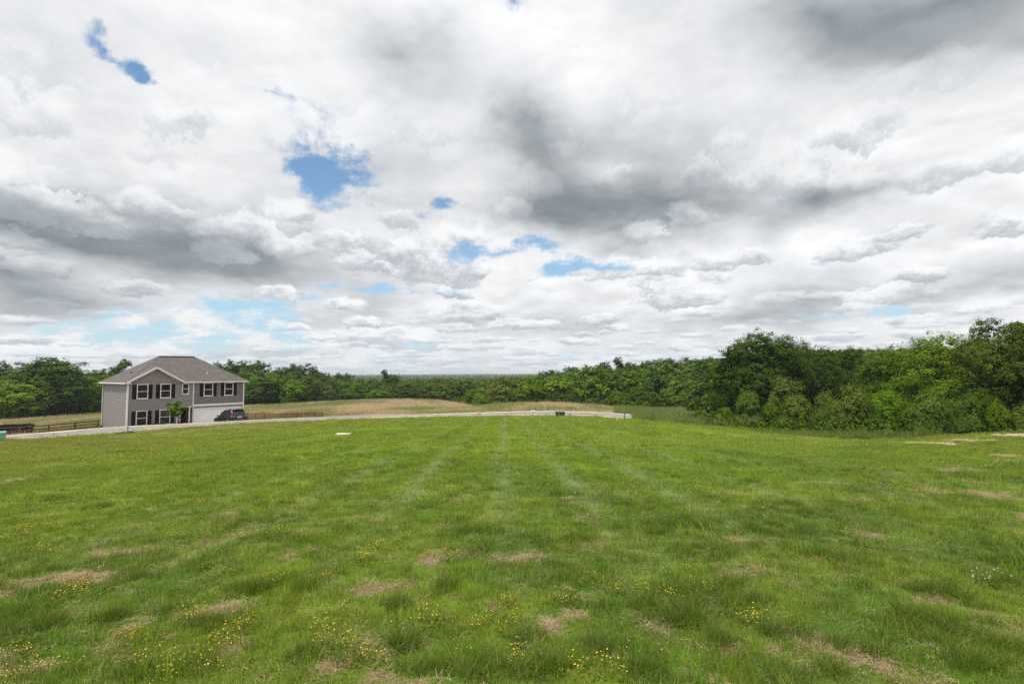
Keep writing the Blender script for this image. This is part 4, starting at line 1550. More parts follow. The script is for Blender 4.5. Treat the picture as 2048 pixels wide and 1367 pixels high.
def fan(y0, y1, dens, half=1.34, pad=1.0):
    """random points in front of the lens between two depths"""
    area = half * (y1 ** 2 - y0 ** 2) + 2 * pad * (y1 - y0)
    n = int(dens * area)
    y = np.sqrt(rng.uniform(y0 ** 2, y1 ** 2, n))
    x = rng.uniform(-1, 1, n) * (half * y + pad)
    return x, y


def put_scatter(name, x, y, smin, smax, coll, k, label, cat, hs=None, tilt=.12, dz_=0.0):
    n = len(x)
    s = rng.uniform(smin, smax, n)
    hh = s * (hs if hs is not None else 1.0)
    rot = np.stack([rng.normal(0, tilt, n), rng.normal(0, tilt, n), rng.uniform(0, 6.283, n)], 1)
    return scatter(name, np.stack([x, y, GZ(x, y) + dz_], 1), rot, np.stack([s, s, hh], 1), rng.integers(0, k, n), coll, label, cat)


tuftA = hidden('turf_tuft', [blade_mesh('turf_tuft', M['blade'], 300 + i, 30, .075, .022, .060, .0022, .0042, lean=.65) for i in range(7)])
tuftB = hidden('turf_clump', [blade_mesh('turf_clump', M['blade'], 320 + i, 60, .17, .022, .065, .0035, .0070, lean=.6) for i in range(6)])
tuftC = hidden('turf_patch', [blade_mesh('turf_patch', M['blade'], 340 + i, 110, .42, .025, .075, .008, .016, lean=.6) for i in range(6)])
tuftD = hidden('turf_sward', [blade_mesh('turf_sward', M['blade'], 360 + i, 150, .95, .03, .08, .018, .034, lean=.6) for i in range(5)])

allx, ally, = [], []
spec = ((1.6, 4.2, 380, tuftA, 7, .8, 1.35, 'short turf closest to the lens'), (4.2, 8.5, 200, tuftA, 7, 1.0, 1.6, 'short turf of the near lawn'), (8.5, 18, 52, tuftB, 6, .9, 1.5, 'short turf of the middle lawn'),
        (18, 36, 11, tuftC, 6, .9, 1.4, 'short turf of the far lawn'), (36, 66, 2.6, tuftD, 5, .9, 1.4, 'short turf at the far end of the lawn'))
for y0, y1, de, coll, k, s0, s1, lb in spec:
    x, y = fan(y0, y1, de)
    ok = inside(LAWN_EDGE, x, y)
    b = bare(x, y)
    thin = np.clip((1.25 - 1.0 * b - .35 * np.clip((fbm(x * 1.7, y * 1.7, 61) - .5) * 4, 0, 1)) * np.clip(.45 + 2.2 * (fbm(x * 6, y * 6, 71, 2) - .3), .35, 1.1), np.where(y > 14, .02, .20), 1)
    ok &= rng.uniform(0, 1, len(x)) < thin
    x, y = x[ok], y[ok]
    hvar = (.50 + .7 * fbm(x * .9, y * .9, 12)) * (.45 + 1.15 * fbm(x * 4, y * 4, 33, 2)) * (1.0 - .45 * bare(x, y))
    put_scatter('grass', x, y, s0, s1, coll, k, lb, 'grass', hs=hvar)

bun = hidden('bunch', [blade_mesh('bunch', M['blade'], 380 + i, 55, .06, .05, .125, .0026, .0052, lean=.7, curl=.7, segs=3) for i in range(5)])
x, y = fan(1.7, 18, 13)
keep = (rng.uniform(0, 1, len(x)) < np.clip((fbm(x * 1.6, y * 1.6, 160) - .35) * 3.2, 0, 1) * np.clip(1.4 - y / 18, .25, 1)) & inside(LAWN_EDGE, x, y) & (bare(x, y) < .6)
put_scatter('bunch_grass', x[keep], y[keep], .6, 1.25, bun, 5, 'small bunches of longer grass all over the near lawn', 'grass', tilt=.2)

# darker tussocks of coarse grass
fes = hidden('tussock', [blade_mesh('tussock', M['fescue'], 400 + i, 130, .10, .05, .15, .0028, .0055, lean=.8, curl=.8, segs=3) for i in range(5)])
TUS = [(1385, 1205, 120, 45), (1320, 1240, 60, 24), (1470, 1190, 60, 26), (1870, 1262, 120, 40), (1790, 1245, 60, 26), (1900, 1195, 55, 22), (1855, 1180, 26, 10), (960, 1342, 70, 24), (1050, 1288, 26, 16), (870, 1345, 60, 20), (1435, 1290, 30, 14),
       (1330, 1060, 90, 20), (1150, 1086, 55, 14), (1420, 1110, 80, 24), (1380, 1055, 60, 16), (640, 1330, 60, 20), (610, 1185, 40, 14), (790, 1216, 34, 12), (67, 1262, 34, 13), (60, 1145, 60, 14), (250, 1158, 40, 14), (330, 1345, 60, 22),
       (1630, 1350, 90, 18), (1720, 1310, 60, 20), (1560, 1270, 40, 18), (1300, 1345, 60, 18), (1090, 1340, 60, 20), (960, 1065, 40, 8), (700, 1058, 40, 8), (190, 1018, 30, 6), (510, 1180, 40, 12), (1620, 1110, 80, 16), (1550, 1060, 70, 12), (1700, 1130, 60, 14),
       (1990, 1165, 70, 14), (2030, 1130, 60, 14), (1485, 965, 40, 6), (1560, 1010, 60, 8), (900, 1180, 30, 10), (20, 1230, 50, 16), (1200, 1300, 70, 18), (420, 1250, 40, 14), (230, 1235, 30, 10), (800, 1300, 40, 14), (1950, 1335, 80, 20), (2030, 1300, 50, 20),
       (375, 927, 30, 4), (250, 905, 30, 3), (1240, 1010, 40, 6), (1130, 990, 40, 5), (80, 1000, 40, 6), (440, 1060, 40, 8), (560, 1010, 40, 6)]
fx, fy = [], []
for cx, cy, rw, rh in TUS:
    c_ = hit(cx, cy)
    l_, r_ = hit(cx - rw, cy), hit(cx + rw, cy)
    t_, b_ = hit(cx, cy - rh), hit(cx, min(cy + rh, 1400))
    ax, ay = (r_.x - l_.x) / 2, max((t_.y - b_.y) / 2, .1)
    n = int(min(max(ax * ay * 3.14 * (62 if (cx > 1250 and cy > 1150) or cy > 1320 else 26), 6), 330))
    a, d = rng.uniform(0, 6.283, n), np.sqrt(rng.uniform(0, 1, n)) * rng.uniform(.6, 1.15, n)
    fx.append(c_.x + ax * d * np.cos(a))
    fy.append(c_.y + ay * d * np.sin(a))
x, y = fan(1.7, 22, 3.4)
ok = (fbm(x * .55, y * .55, 99) > .60)
fx.append(x[ok])
fy.append(y[ok])
fx, fy = np.concatenate(fx), np.concatenate(fy)
ok = inside(LAWN_EDGE, fx, fy)
fx, fy = fx[ok], fy[ok]
put_scatter('tussock_grass', fx, fy, .40, 1.15, fes, 5, 'dark coarse tussocks standing out of the shorter lawn', 'grass', tilt=.15)

# broad light-green blades
lime = hidden('broad_tuft', [blade_mesh('broad_tuft', M['lime'], 440 + i, 12, .09, .08, .21, .006, .012, lean=.45, curl=.9, segs=3) for i in range(5)])
x, y = fan(1.8, 26, 2.6)
keep = rng.uniform(0, 1, len(x)) < np.clip((fbm(x * .6, y * .6, 140) - .42) * 5, .05, 1) * np.clip(1.3 - y / 26, .3, 1)
x, y = x[keep], y[keep]
LP = [(1060, 1015, 70, 16), (1260, 1040, 50, 14), (1400, 1075, 50, 14), (300, 1110, 60, 14), (430, 1110, 30, 16), (370, 1085, 60, 14), (1790, 1090, 90, 14), (1620, 1110, 40, 10), (1870, 1240, 60, 14), (1380, 1160, 30, 12), (880, 1040, 40, 8), (1500, 968, 50, 5), (960, 880, 70, 4), (560, 1160, 30, 14), (2030, 1150, 60, 12)]
for cx, cy, rw, rh in LP:
    c_ = hit(cx, cy)
    ax = (hit(cx + rw, cy).x - hit(cx - rw, cy).x) / 2
    ay = max((hit(cx, cy - rh).y - hit(cx, cy + rh).y) / 2, .1)
    n = int(min(max(ax * ay * 3.14 * 16, 6), 160))
    a, d = rng.uniform(0, 6.283, n), np.sqrt(rng.uniform(0, 1, n))
    x, y = np.r_[x, c_.x + ax * d * np.cos(a)], np.r_[y, c_.y + ay * d * np.sin(a)]
ok = inside(LAWN_EDGE, x, y) & (np.hypot(x, y) > 3.4)
put_scatter('broad_grass', x[ok], y[ok], .55, 1.1, lime, 5, 'light green broad-bladed grass rising above the turf', 'grass')

# straw lying in the bare places
def straw_mesh(seed, n=46, rad=.12):
    r = np.random.default_rng(seed)
    a, d = r.uniform(0, 6.283, n), rad * np.sqrt(r.uniform(0, 1, n))
    p = np.stack([d * np.cos(a), d * np.sin(a), r.uniform(.002, .022, n)], 1)
    ang, L = r.uniform(0, 6.283, n), r.uniform(.02, .09, n)
    dr = np.stack([np.cos(ang), np.sin(ang), r.normal(0, .14, n)], 1)
    sd = np.stack([-np.sin(ang), np.cos(ang), 0 * ang], 1) * r.uniform(.0008, .002, n)[:, None]
    q = p + dr * L[:, None]
    v = np.stack([p - sd, p + sd, q + sd * .4, q - sd * .4], 1).reshape(-1, 3)
    v[:, 2] = np.maximum(v[:, 2], .002)
    me = np_mesh('straw', v, np.arange(4 * n).reshape(n, 4), M['straw'])
    vattr(me, 'rnd', np.repeat(r.uniform(0, 1, n), 4))
    return me


strawc = hidden('straw_wisp', [straw_mesh(500 + i) for i in range(5)])
x, y = fan(1.6, 10, 190)
keep = rng.uniform(0, 1, len(x)) < np.clip(bare(x, y) * 1.3 + .10, 0, 1)
x2, y2 = fan(10, 30, 10)
k2 = rng.uniform(0, 1, len(x2)) < np.clip(bare(x2, y2) * 1.5, 0, 1)
x, y = np.r_[x[keep], x2[k2]], np.r_[y[keep], y2[k2]]
put_scatter('straw', x, y, .45, 1.0, strawc, 5, 'dry straw lying in the bare patches of the lawn', 'straw')


# yellow hop clover, white clover heads
def flower_mesh(seed, petal, n=9, rad=.07, h0=.03, h1=.085, ps=.0038, leafn=26):
    r = np.random.default_rng(seed)
    mb, lf = MB(), []
    a, d = r.uniform(0, 6.283, n), rad * np.sqrt(r.uniform(0, 1, n))
    fv, ff, mi = [], [], []
    for i in range(n):
        x0, y0, h = d[i] * math.cos(a[i]), d[i] * math.sin(a[i]), r.uniform(h0, h1)
        x1, y1 = x0 + r.normal(0, .012), y0 + r.normal(0, .012)
        b0 = len(fv)
        fv += [(x0 - .0012, y0, 0), (x0 + .0012, y0, 0), (x1 + .0008, y1, h), (x1 - .0008, y1, h)]
        ff.append((b0, b0 + 1, b0 + 2, b0 + 3))
        mi.append(0)
        s = ps * r.uniform(.6, 1.25)
        b0 = len(fv)
        fv += [(x1 + s, y1, h), (x1, y1 + s, h), (x1 - s, y1, h), (x1, y1 - s, h), (x1, y1, h + s), (x1, y1, h - s)]
        for q in ((0, 1, 4), (1, 2, 4), (2, 3, 4), (3, 0, 4), (1, 0, 5), (2, 1, 5), (3, 2, 5), (0, 3, 5)):
            ff.append(tuple(b0 + w for w in q))
            mi.append(1)
    for i in range(leafn):
        aa, dd, h = r.uniform(0, 6.283), rad * 1.3 * math.sqrt(r.uniform()), r.uniform(.006, .045)
        x0, y0, s = dd * math.cos(aa), dd * math.sin(aa), r.uniform(.004, .010)
        an = r.uniform(0, 6.283)
        c_, s_ = math.cos(an) * s, math.sin(an) * s
        b0 = len(fv)
        fv += [(x0 + c_, y0 + s_, h), (x0 - s_, y0 + c_, h + r.normal(0, .003)), (x0 - c_, y0 - s_, h), (x0 + s_, y0 - c_, h + r.normal(0, .003))]
        ff.append((b0, b0 + 1, b0 + 2, b0 + 3))
        mi.append(0)
    me = bpy.data.meshes.new('flower_tuft')
    me.from_pydata(fv, [], ff)
    me.materials.append(M['clover'])
    me.materials.append(petal)
    me.polygons.foreach_set('material_index', mi)
    vattr(me, 'rnd', r.uniform(0, 1, len(fv)))
    vattr(me, 'dry', r.uniform(0, 1, len(fv)))
    me.update()
    return me


M['rust'] = simple('dry_flower', (.30, .13, .035), 0.8, var=.3)
yel = hidden('yellow_flower_tuft', [flower_mesh(600 + i, M['yellow']) for i in range(4)] + [flower_mesh(620 + i, M['rust'], ps=.0034) for i in range(1)])
YP = [(160, 1195, 55, 16), (240, 1282, 50, 14), (90, 1352, 60, 10), (350, 1335, 60, 16), (365, 1350, 60, 8), (480, 1262, 30, 12), (512, 1076, 36, 5), (560, 1072, 20, 3), (540, 1165, 30, 6), (960, 1270, 60, 26), (850, 1235, 24, 22), (690, 1290, 50, 14), (665, 1260, 30, 8), (1185, 1165, 34, 10), (1400, 1180, 24, 10), (1255, 1190, 60, 8),
      (1130, 1205, 34, 12), (1025, 1320, 24, 12), (1015, 1215, 20, 6), (380, 1242, 26, 8), (140, 1180, 40, 10), (60, 1060, 60, 8), (30, 1075, 40, 6), (100, 1105, 30, 4), (640, 1158, 30, 5), (450, 1155, 40, 10), (280, 1290, 40, 12), (760, 1100, 30, 4), (740, 1120, 16, 3), (1340, 1200, 50, 6), (870, 1115, 40, 6), (1510, 1255, 30, 10),
      (40, 1310, 60, 18), (440, 1300, 40, 14), (700, 1335, 60, 14), (990, 1245, 40, 14), (440, 1075, 40, 6), (390, 1010, 40, 5), (600, 1015, 40, 4), (300, 985, 60, 5), (100, 1010, 40, 4), (1745, 970, 30, 3), (1815, 960, 20, 3), (1170, 1360, 60, 10)]
x, y = [], []
for cx, cy, rw, rh in YP:
    c_ = hit(cx, cy)
    ax = (hit(cx + rw, cy).x - hit(cx - rw, cy).x) / 2
    ay = max((hit(cx, cy - rh).y - hit(cx, min(cy + rh, 1400)).y) / 2, .08)
    n = int(min(max(ax * ay * 3.14 * 34, 5), 90))
    a, d = rng.uniform(0, 6.283, n), np.sqrt(rng.uniform(0, 1, n))
    x.append(c_.x + ax * d * np.cos(a))
    y.append(c_.y + ay * d * np.sin(a))
sx, sy = fan(1.7, 16, 1.6)
kk = rng.uniform(0, 1, len(sx)) < np.clip((fbm(sx * .8, sy * .8, 210) - .48) * 5, .02, 1) * np.where(sx < 1.2, 1, .3)
x.append(sx[kk])
y.append(sy[kk])
x, y = np.concatenate(x), np.concatenate(y)
put_scatter('yellow_flowers', x, y, .8, 1.5, yel, 5, 'small yellow flowering weeds with reddish stems among the turf', 'flowers')
whc = hidden('white_flower_tuft', [flower_mesh(640 + i, M['white'], n=2, ps=.0055, h1=.10) for i in range(3)])
x, y = [], []
for cx, cy, rw, rh, n in ((1960, 1168, 45, 8, 9), (2000, 925, 60, 8, 22), (1950, 935, 60, 6, 16), (1870, 928, 60, 4, 8), (1770, 972, 20, 3, 10), (770, 1270, 6, 3, 1), (625, 1107, 4, 3, 2), (1255, 1311, 8, 3, 2), (1310, 1312, 3, 3, 1), (205, 1145, 10, 4, 3), (1350, 1010, 400, 60, 12), (400, 950, 300, 60, 14), (427, 1335, 3, 2, 1), (1026, 950, 30, 8, 4), (820, 948, 20, 5, 3)):
    px_, py_ = rng.normal(cx, rw / 2, n), rng.normal(cy, rh / 2, n)
    for q in zip(px_, py_):
        c_ = hit(min(q[0], 2150), min(q[1], 1380))
        x.append(c_.x)
        y.append(c_.y)
put_scatter('white_flowers', np.array(x), np.array(y), .8, 1.4, whc, 3, 'scattered white clover heads in the lawn', 'flowers')


# ------------------------------------------------------------------ long grass of the field and the rough bank
def field_mat(name, a, b, g, thr):
    m, nb, out = new_mat(name)
    pos = nb.node('ShaderNodeNewGeometry').outputs['Position']
    fn = nb.noise(nb.vmath('MULTIPLY', pos, (1.0, 0.5, 1.0)), 0.06, 5, 0.65)
    fg = nb.noise(pos, 2.5, 4, 0.7)
    rv = attr(nb, 'rnd')
    tan = nb.mix(rv, a, b)
    v = nb.math('ADD', fn, nb.math('ADD', nb.math('MULTIPLY', nb.math('SUBTRACT', fg, .5), .35), nb.math('MULTIPLY', nb.math('SUBTRACT', rv, .5), .12)))
    c = nb.mix(nb.range(v, thr, thr + .12), g, tan)
    leafy(nb, out, c, 0.25)
    return m


M['hay'] = field_mat('hay', (.43, .32, .21), (.72, .57, .40), (.27, .30, .11), .44)
M['weed'] = blade_mat('rough_weed', (.115, .180, .034), (.210, .280, .070), .3, .18, (.32, .22, .16))
hay = hidden('hay_tuft', [blade_mesh('hay_tuft', M['hay'], 700 + i, 60, .8, .30, .75, .018, .045, lean=.22) for i in range(5)])
FE = FIELD_EDGE
n = 60000
y = np.sqrt(rng.uniform(52 ** 2, 185 ** 2, n))
x = rng.uniform(-1.25, .62, n) * y
rdp = np.vstack([ROAD_NEAR * .985, ROAD_FAR[::-1] * 1.012])
hx = np.array([h2(-1, -14), h2(HW + 1, -14), h2(HW + 1, HDp + 2), h2(-1, HDp + 2)])
yard = np.array([h2(-7, -14), h2(HW + 8, -14), h2(HW + 12, HDp + 9), h2(-9, HDp + 9)])
ok = inside(FE, x, y) & ~inside(rdp, x, y) & ~inside(yard, x, y)
x, y = x[ok], y[ok]
dd = np.hypot(x[:, None] - ROAD_FAR[None, ::4, 0], y[:, None] - ROAD_FAR[None, ::4, 1]).min(1)
dens = np.clip(1.25 - y / 150, .35, 1)
ok = (rng.uniform(0, 1, len(x)) < dens) & (dd > 1.6)
x, y, dd = x[ok], y[ok], dd[ok]
put_scatter('tall_field_grass', x, y, .8, 1.5, hay, 5, 'tall tan and green meadow grass covering the field beyond the road', 'grass', hs=np.clip(dd / 8, .45, 1) * .8, tilt=.05)
# short yard grass round the house and verge of the road
x, y = rng.uniform(-75, 15, 9000), rng.uniform(38, 95, 9000)
dd = np.hypot(x[:, None] - ROAD_FAR[None, ::4, 0], y[:, None] - ROAD_FAR[None, ::4, 1]).min(1)
dw = np.array([h2(6.7, 0.3), h2(13.3, 0.3), h2(13.5, -15), h2(6.5, -15)])
hb = np.array([h2(-.1, -.1), h2(HW + .1, -.1), h2(HW + .1, HDp), h2(-.1, HDp)])
ok = (inside(yard, x, y) | ((dd < 2.2) & inside(FE, x, y))) & ~inside(dw, x, y) & ~inside(hb, x, y) & ~inside(rdp, x, y) & (dd > .5)
yardc = hidden('yard_patch', [blade_mesh('yard_patch', M['weed'], 760 + i, 120, .8, .05, .13, .02, .035, lean=.5) for i in range(3)])
put_scatter('yard_grass', x[ok], y[ok], .8, 1.3, yardc, 3, 'mown yard grass around the house', 'grass')

# rough weeds on the bank right of the lawn
M['bank'] = blade_mat('bank_weed', (.075, .130, .020), (.140, .210, .036), .3, .12, (.26, .18, .11))
bank = hidden('bank_tuft', [blade_mesh('bank_tuft', M['bank'], 780 + i, 70, .45, .22, .70, .014, .034, lean=.35, segs=3) for i in range(5)])
weed = hidden('weed_tuft', [blade_mesh('weed_tuft', M['weed'], 720 + i, 70, .45, .22, .70, .014, .034, lean=.35, segs=3) for i in range(5)])
wp = np.array([xy(p) for p in ((1252, 836, 56), (1300, 843, 48), (1350, 849.5, 41), (1420, 855, 36.5), (1500, 863, 32.5), (1600, 872, 28.5), (1700, 881, 24.5), (1790, 882, 22.8))])
wp2 = resample(wp, 200)
ks = rng.integers(0, 200, 9000)
off = rng.uniform(0.4, 15, 9000) ** 1.0
x = wp2[ks, 0] + off * .75 + rng.normal(0, .5, 9000)
y = wp2[ks, 1] + off * .75 + rng.normal(0, .5, 9000)
ok = ~inside(LAWN_EDGE, x, y) & ~inside(rdp, x, y)
x, y, off = x[ok], y[ok], off[ok]
put_scatter('rough_weeds', x, y, .6, 1.15, bank, 5, 'tall rough weeds on the bank beyond the right edge of the lawn', 'weeds', hs=np.clip(off / 5, .25, .9))
x = rng.uniform(13, 42, 9000)
y = rng.uniform(40, 96, 9000)
a_ = 1024 + F * x / y
ok = ~inside(LAWN_EDGE, x, y) & ~inside(rdp, x, y) & (a_ > 1232) & (a_ < 1500)
x, y = x[ok], y[ok]
put_scatter('meadow_weeds', x, y, .9, 1.7, weed, 5, 'green meadow weeds between the end of the road and the wood', 'weeds', hs=.5 + .8 * fbm(x * .25, y * .25, 300))
# leafy brambles at the foot of the shrubs
brc = hidden('bramble_clump', [far_crown('bush', 1100, 1.5, 90 + i) for i in range(3)])
ks = rng.integers(60, 200, 230)
off = rng.uniform(2.5, 6.5, 230)
x = wp2[ks, 0] + off * .8
y = wp2[ks, 1] + off * .7
s = rng.uniform(.025, .06, 230) * (1 + off * .09)
tn = np.array([GREEN[k] for k in (D, G_, O, B_)])[rng.integers(0, 4, 230)]
scatter('brambles', np.stack([x, y, TZ(x, y) - .05], 1), np.stack([0 * x, 0 * x, rng.uniform(0, 6.28, 230)], 1), np.stack([s, s, s * 1.15], 1), rng.integers(0, 3, 230), brc, 'leafy brambles and seedlings along the bank below the shrubs', 'undergrowth', tn)

# ================================================================== black car
M['paint'] = simple('black_paint', (.012, .012, .014), 0.35, var=.1, spec=.4)
M['rubber'] = simple('black_plastic', (.016, .016, .016), 0.75, var=.2, spec=.3)
M['carglass'] = simple('tinted_glass', (.020, .024, .026), 0.05, var=.1, spec=.6)
M['chrome'] = simple('bright_metal', (.55, .55, .56), 0.2, 1.0, var=.05)
M['rimmetal'] = simple('alloy', (.30, .30, .31), 0.35, .8, var=.1)
M['red'] = simple('red_lens', (.50, .02, .022), 0.2, var=.15, spec=.5)
M['clear'] = simple('clear_lens', (.62, .60, .60), 0.15, var=.1)
M['plate'] = simple('plate', (.42, .44, .50), 0.5, var=.3, scale=20)

RGT, FWD = HD.copy(), Vector((-HD.y, HD.x, 0))
rl = Vector((ray(461.5, 830).x / ray(461.5, 830).y * 60.4, 60.4, 0))
cc_ = rl + RGT * .97 + FWD * 2.38
zf, zr = tz(cc_.x + FWD.x * 1.45, cc_.y + FWD.y * 1.45) + .05, tz(cc_.x - FWD.x * 1.45, cc_.y - FWD.y * 1.45) + .05
car = empty('car', (cc_.x, cc_.y, (zf + zr) / 2), 0, 'black estate car with red tail lights parked on the driveway before the white garage door', 'car')
car.rotation_euler = (math.atan2(zf - zr, 2.9), 0, math.atan2(RGT.y, RGT.x) + math.radians(2.0))


def loft(stations, name, mat, parent, close=True):
    """stations: list of rings of equal length; skin them"""
    v, f = [], []
    n_ = len(stations[0])
    for r_ in stations:
        v += r_
    for i in range(len(stations) - 1):
        for k in range(n_):
            f.append((i * n_ + k, i * n_ + (k + 1) % n_, (i + 1) * n_ + (k + 1) % n_, (i + 1) * n_ + k))
    if close:
        f.append(tuple(range(n_))[::-1])
        f.append(tuple((len(stations) - 1) * n_ + k for k in range(n_)))
    return MB().add(v, f).build(name, mat, parent, smooth=False)


st = []
for y, hwid, zb, zt in ((-2.40, .80, .48, .93), (-2.36, .90, .38, 1.02), (-2.22, .945, .32, 1.08), (-1.9, .965, .30, 1.09), (-1.2, .970, .27, 1.08), (0, .960, .26, 1.06), (1.0, .960, .27, 1.04), (1.5, .955, .29, 1.02), (1.95, .93, .31, .98), (2.22, .87, .36, .90), (2.36, .74, .42, .78), (2.40, .60, .48, .66)):
    h = zt - zb
    half = [(hwid * .80, zb), (hwid * .96, zb + .10), (hwid, zb + h * .35), (hwid * .99, zb + h * .7), (hwid * .95, zb + h * .92), (hwid * .84, zt), (hwid * .4, zt + .02)]
    ring = [(x_, y, z_) for x_, z_ in half] + [(-x_, y, z_) for x_, z_ in half[::-1]]
    st.append(ring)
body = loft(st, 'body', M['paint'], car)
bm = bmesh.new()
bm.from_mesh(body.data)
bmesh.ops.recalc_face_normals(bm, faces=bm.faces)
bm.to_mesh(body.data)
bm.free()
body.data.polygons.foreach_set('use_smooth', [True] * len(body.data.polygons))
rings = []
RG = ((1.03, -2.30, 1.22, .86), (1.20, -2.24, .98, .835), (1.45, -2.10, .62, .785), (1.62, -1.98, .34, .735), (1.72, -1.86, .12, .67), (1.76, -1.60, -.25, .52))
for z_, yr, yf, hwid in RG:
    c_ = .10
    rings.append([(-hwid, yr + c_, z_), (-hwid + c_, yr, z_), (0, yr - .02, z_), (hwid - c_, yr, z_), (hwid, yr + c_, z_), (hwid, (yr + yf) / 2, z_), (hwid, yf - c_ * 1.5, z_), (hwid - c_, yf, z_), (0, yf + .05, z_), (-hwid + c_, yf, z_), (-hwid, yf - c_ * 1.5, z_), (-hwid, (yr + yf) / 2, z_)])
cab = loft(rings, 'roof', M['paint'], car)
for s_ in (-1, 1):
    def sp(y_, z_):
        """point on the flank of the cabin, a little proud"""
        for (za, ya, fa, ha), (zb_, yb_, fb, hb_) in zip(RG, RG[1:]):
            if za <= z_ <= zb_:
                t = (z_ - za) / (zb_ - za)
                return (s_ * (ha + (hb_ - ha) * t + .008), y_, z_)
        return (s_ * RG[-1][3], y_, z_)
    for ya, yb_, yc, yd in ((.92, -.05, -.05, .42), (-.13, -1.05, -1.05, -.13), (-1.13, -1.98, -1.86, -1.13)):
        q = [sp(ya, 1.12), sp(yb_, 1.12), sp(yc, 1.56), sp(yd, 1.56)]
        MB().add(q, [(0, 1, 2, 3)]).build('side_window', M['carglass'], car)
    MB().beam((s_ * .79, .9, 1.075), (s_ * .87, -2.05, 1.095), .02, .02).build('window_strip', M['chrome'], car)
    MB().beam((s_ * .60, -1.7, 1.79), (s_ * .60, -.1, 1.80), .04, .04).build('roof_rail', M['rubber'], car)
    MB().box(min(s_ * .93, s_ * 1.12), max(s_ * .93, s_ * 1.12), .78, .90, 1.08, 1.25).build('mirror', M['paint'], car, bevel=.03)
    # lights
    x0, x1 = sorted((s_ * .50, s_ * .93))
    MB().add([(s_ * .46, -2.405, .90), (s_ * .90, -2.37, .87), (s_ * .962, -2.10, .90), (s_ * .962, -2.08, 1.03), (s_ * .89, -2.32, 1.06), (s_ * .50, -2.40, 1.04)], [(0, 1, 4, 5), (1, 2, 3, 4)]).build('tail_light', M['red'], car)
    MB().add([(s_ * .52, -2.412, .885), (s_ * .90, -2.385, .86), (s_ * .90, -2.385, .90), (s_ * .52, -2.412, .925)], [(0, 1, 2, 3)]).build('reversing_light', M['clear'], car)
    MB().add([(s_ * .55, 2.36, .74), (s_ * .86, 2.20, .76), (s_ * .90, 2.12, .88), (s_ * .60, 2.30, .86)], [(0, 1, 2, 3)]).build('headlight', M['clear'], car)
    for yy in (.35, -.75):
        MB().box(min(s_ * .955, s_ * .985), max(s_ * .955, s_ * .985), yy - .1, yy + .08, .90, .93).build('door_handle', M['paint'], car)
    for yw in (-1.45, 1.46):
        w_ = MB().disc((s_ * .86, yw, .37), .375, .25, 28, 'x').build('wheel', M['rubber'], car, smooth=False)
        rm = MB().disc((s_ * .955, yw, .37), .25, .08, 20, 'x')
        for k in range(5):
            a = k * 2 * math.pi / 5
            rm.beam((s_ * 1.0, yw, .37), (s_ * 1.0, yw + .23 * math.cos(a), .37 + .23 * math.sin(a)), .05, .02)
        rm.build('rim', M['rimmetal'], w_)
        arch = [(s_ * .965, yw + .44 * math.cos(a), .37 + .44 * math.sin(a)) for a in np.linspace(-.1, math.pi + .1, 15)]
        MB().tube(arch, .035, 6).build('wheel_arch', M['rubber'], car)
MB().add([(-.70, -2.312, 1.10), (.70, -2.312, 1.10), (.62, -2.075, 1.53), (-.62, -2.075, 1.53)], [(0, 1, 2, 3)]).build('rear_window', M['carglass'], car)
MB().add([(-.68, 1.10, 1.14), (.68, 1.10, 1.14), (.60, .42, 1.60), (-.60, .42, 1.60)], [(3, 2, 1, 0)]).build('windscreen', M['carglass'], car)
MB().box(-.66, .66, -2.24, -1.85, 1.655, 1.70).build('rear_spoiler', M['rubber'], car, bevel=.012)
MB().box(-.92, .92, -2.44, -2.25, .36, .56).build('rear_bumper', M['rubber'], car, bevel=.03)
MB().box(-.28, .28, -2.425, -2.408, .74, .88).build('number_plate', M['plate'], car)
MB().box(-.17, .17, -2.422, -2.406, .93, .965).build('badge_strip', M['chrome'], car)
MB().box(-.60, .60, -2.447, -2.441, .52, .545).build('bumper_strip', M['chrome'], car)
MB().tube([(0, -1.55, 1.76), (0, -1.62, 1.86)], [.03, .012], 8).build('aerial', M['rubber'], car)

# ================================================================== fences
M['fence'] = simple('brown_stained_wood', (.165, .098, .058), 0.85, var=.3, scale=2, spec=.15)
M['raw'] = simple('orange_wood', (.30, .16, .075), 0.85, var=.2, scale=2, spec=.15)


def rail_fence(pts, label, hgt=1.32, rails=4, name='rail_fence', group=None, z_of=None, brace=None):
    x0, y0 = pts[0]
    root = empty(name, (x0, y0, tz(x0, y0)), 0, label, 'fence', group)
    o0 = Vector(root.location)
    P = [Vector((x, y, tz(x, y))) - o0 for x, y in pts]
    rr = random.Random(5)
    for p in P:
        MB().box(p.x - .07, p.x + .07, p.y - .07, p.y + .07, p.z - .3, p.z + hgt + rr.uniform(-.02, .03)).build('post', M['fence'], root, bevel=.012)
    for a, b in zip(P, P[1:]):
        for k in range(rails):
            h = .22 + (hgt - .30) * k / (rails - 1)
            MB().beam(a + Vector((0, 0, h + rr.uniform(-.015, .015))), b + Vector((0, 0, h + rr.uniform(-.015, .015))), .045, .13).build('rail', M['fence'], root)
    if brace:
        i, dx_ = brace
        p = P[i]
        MB().beam(p + Vector((0, 0, hgt)), p + Vector((dx_, 0, .1)), .09, .09).build('brace', M['raw'], root)
        MB().beam(p + Vector((0, 0, hgt)), p + Vector((-dx_, 0, .1)), .09, .09).build('brace', M['raw'], root)
        MB().box(p.x - .09, p.x + .09, p.y - .10, p.y - .071, p.z, p.z + hgt + .08).build('gate_post', M['raw'], root)
    return root


rail_fence([(-53.0, y) for y in (66.0, 62.5, 59.0, 55.5, 52.0, 48.5, 45.0)], 'brown four-rail wooden fence running left from the house corner')


def pxy(px, Y):
    return (ray(px, 835).x / ray(px, 835).y * Y, Y)


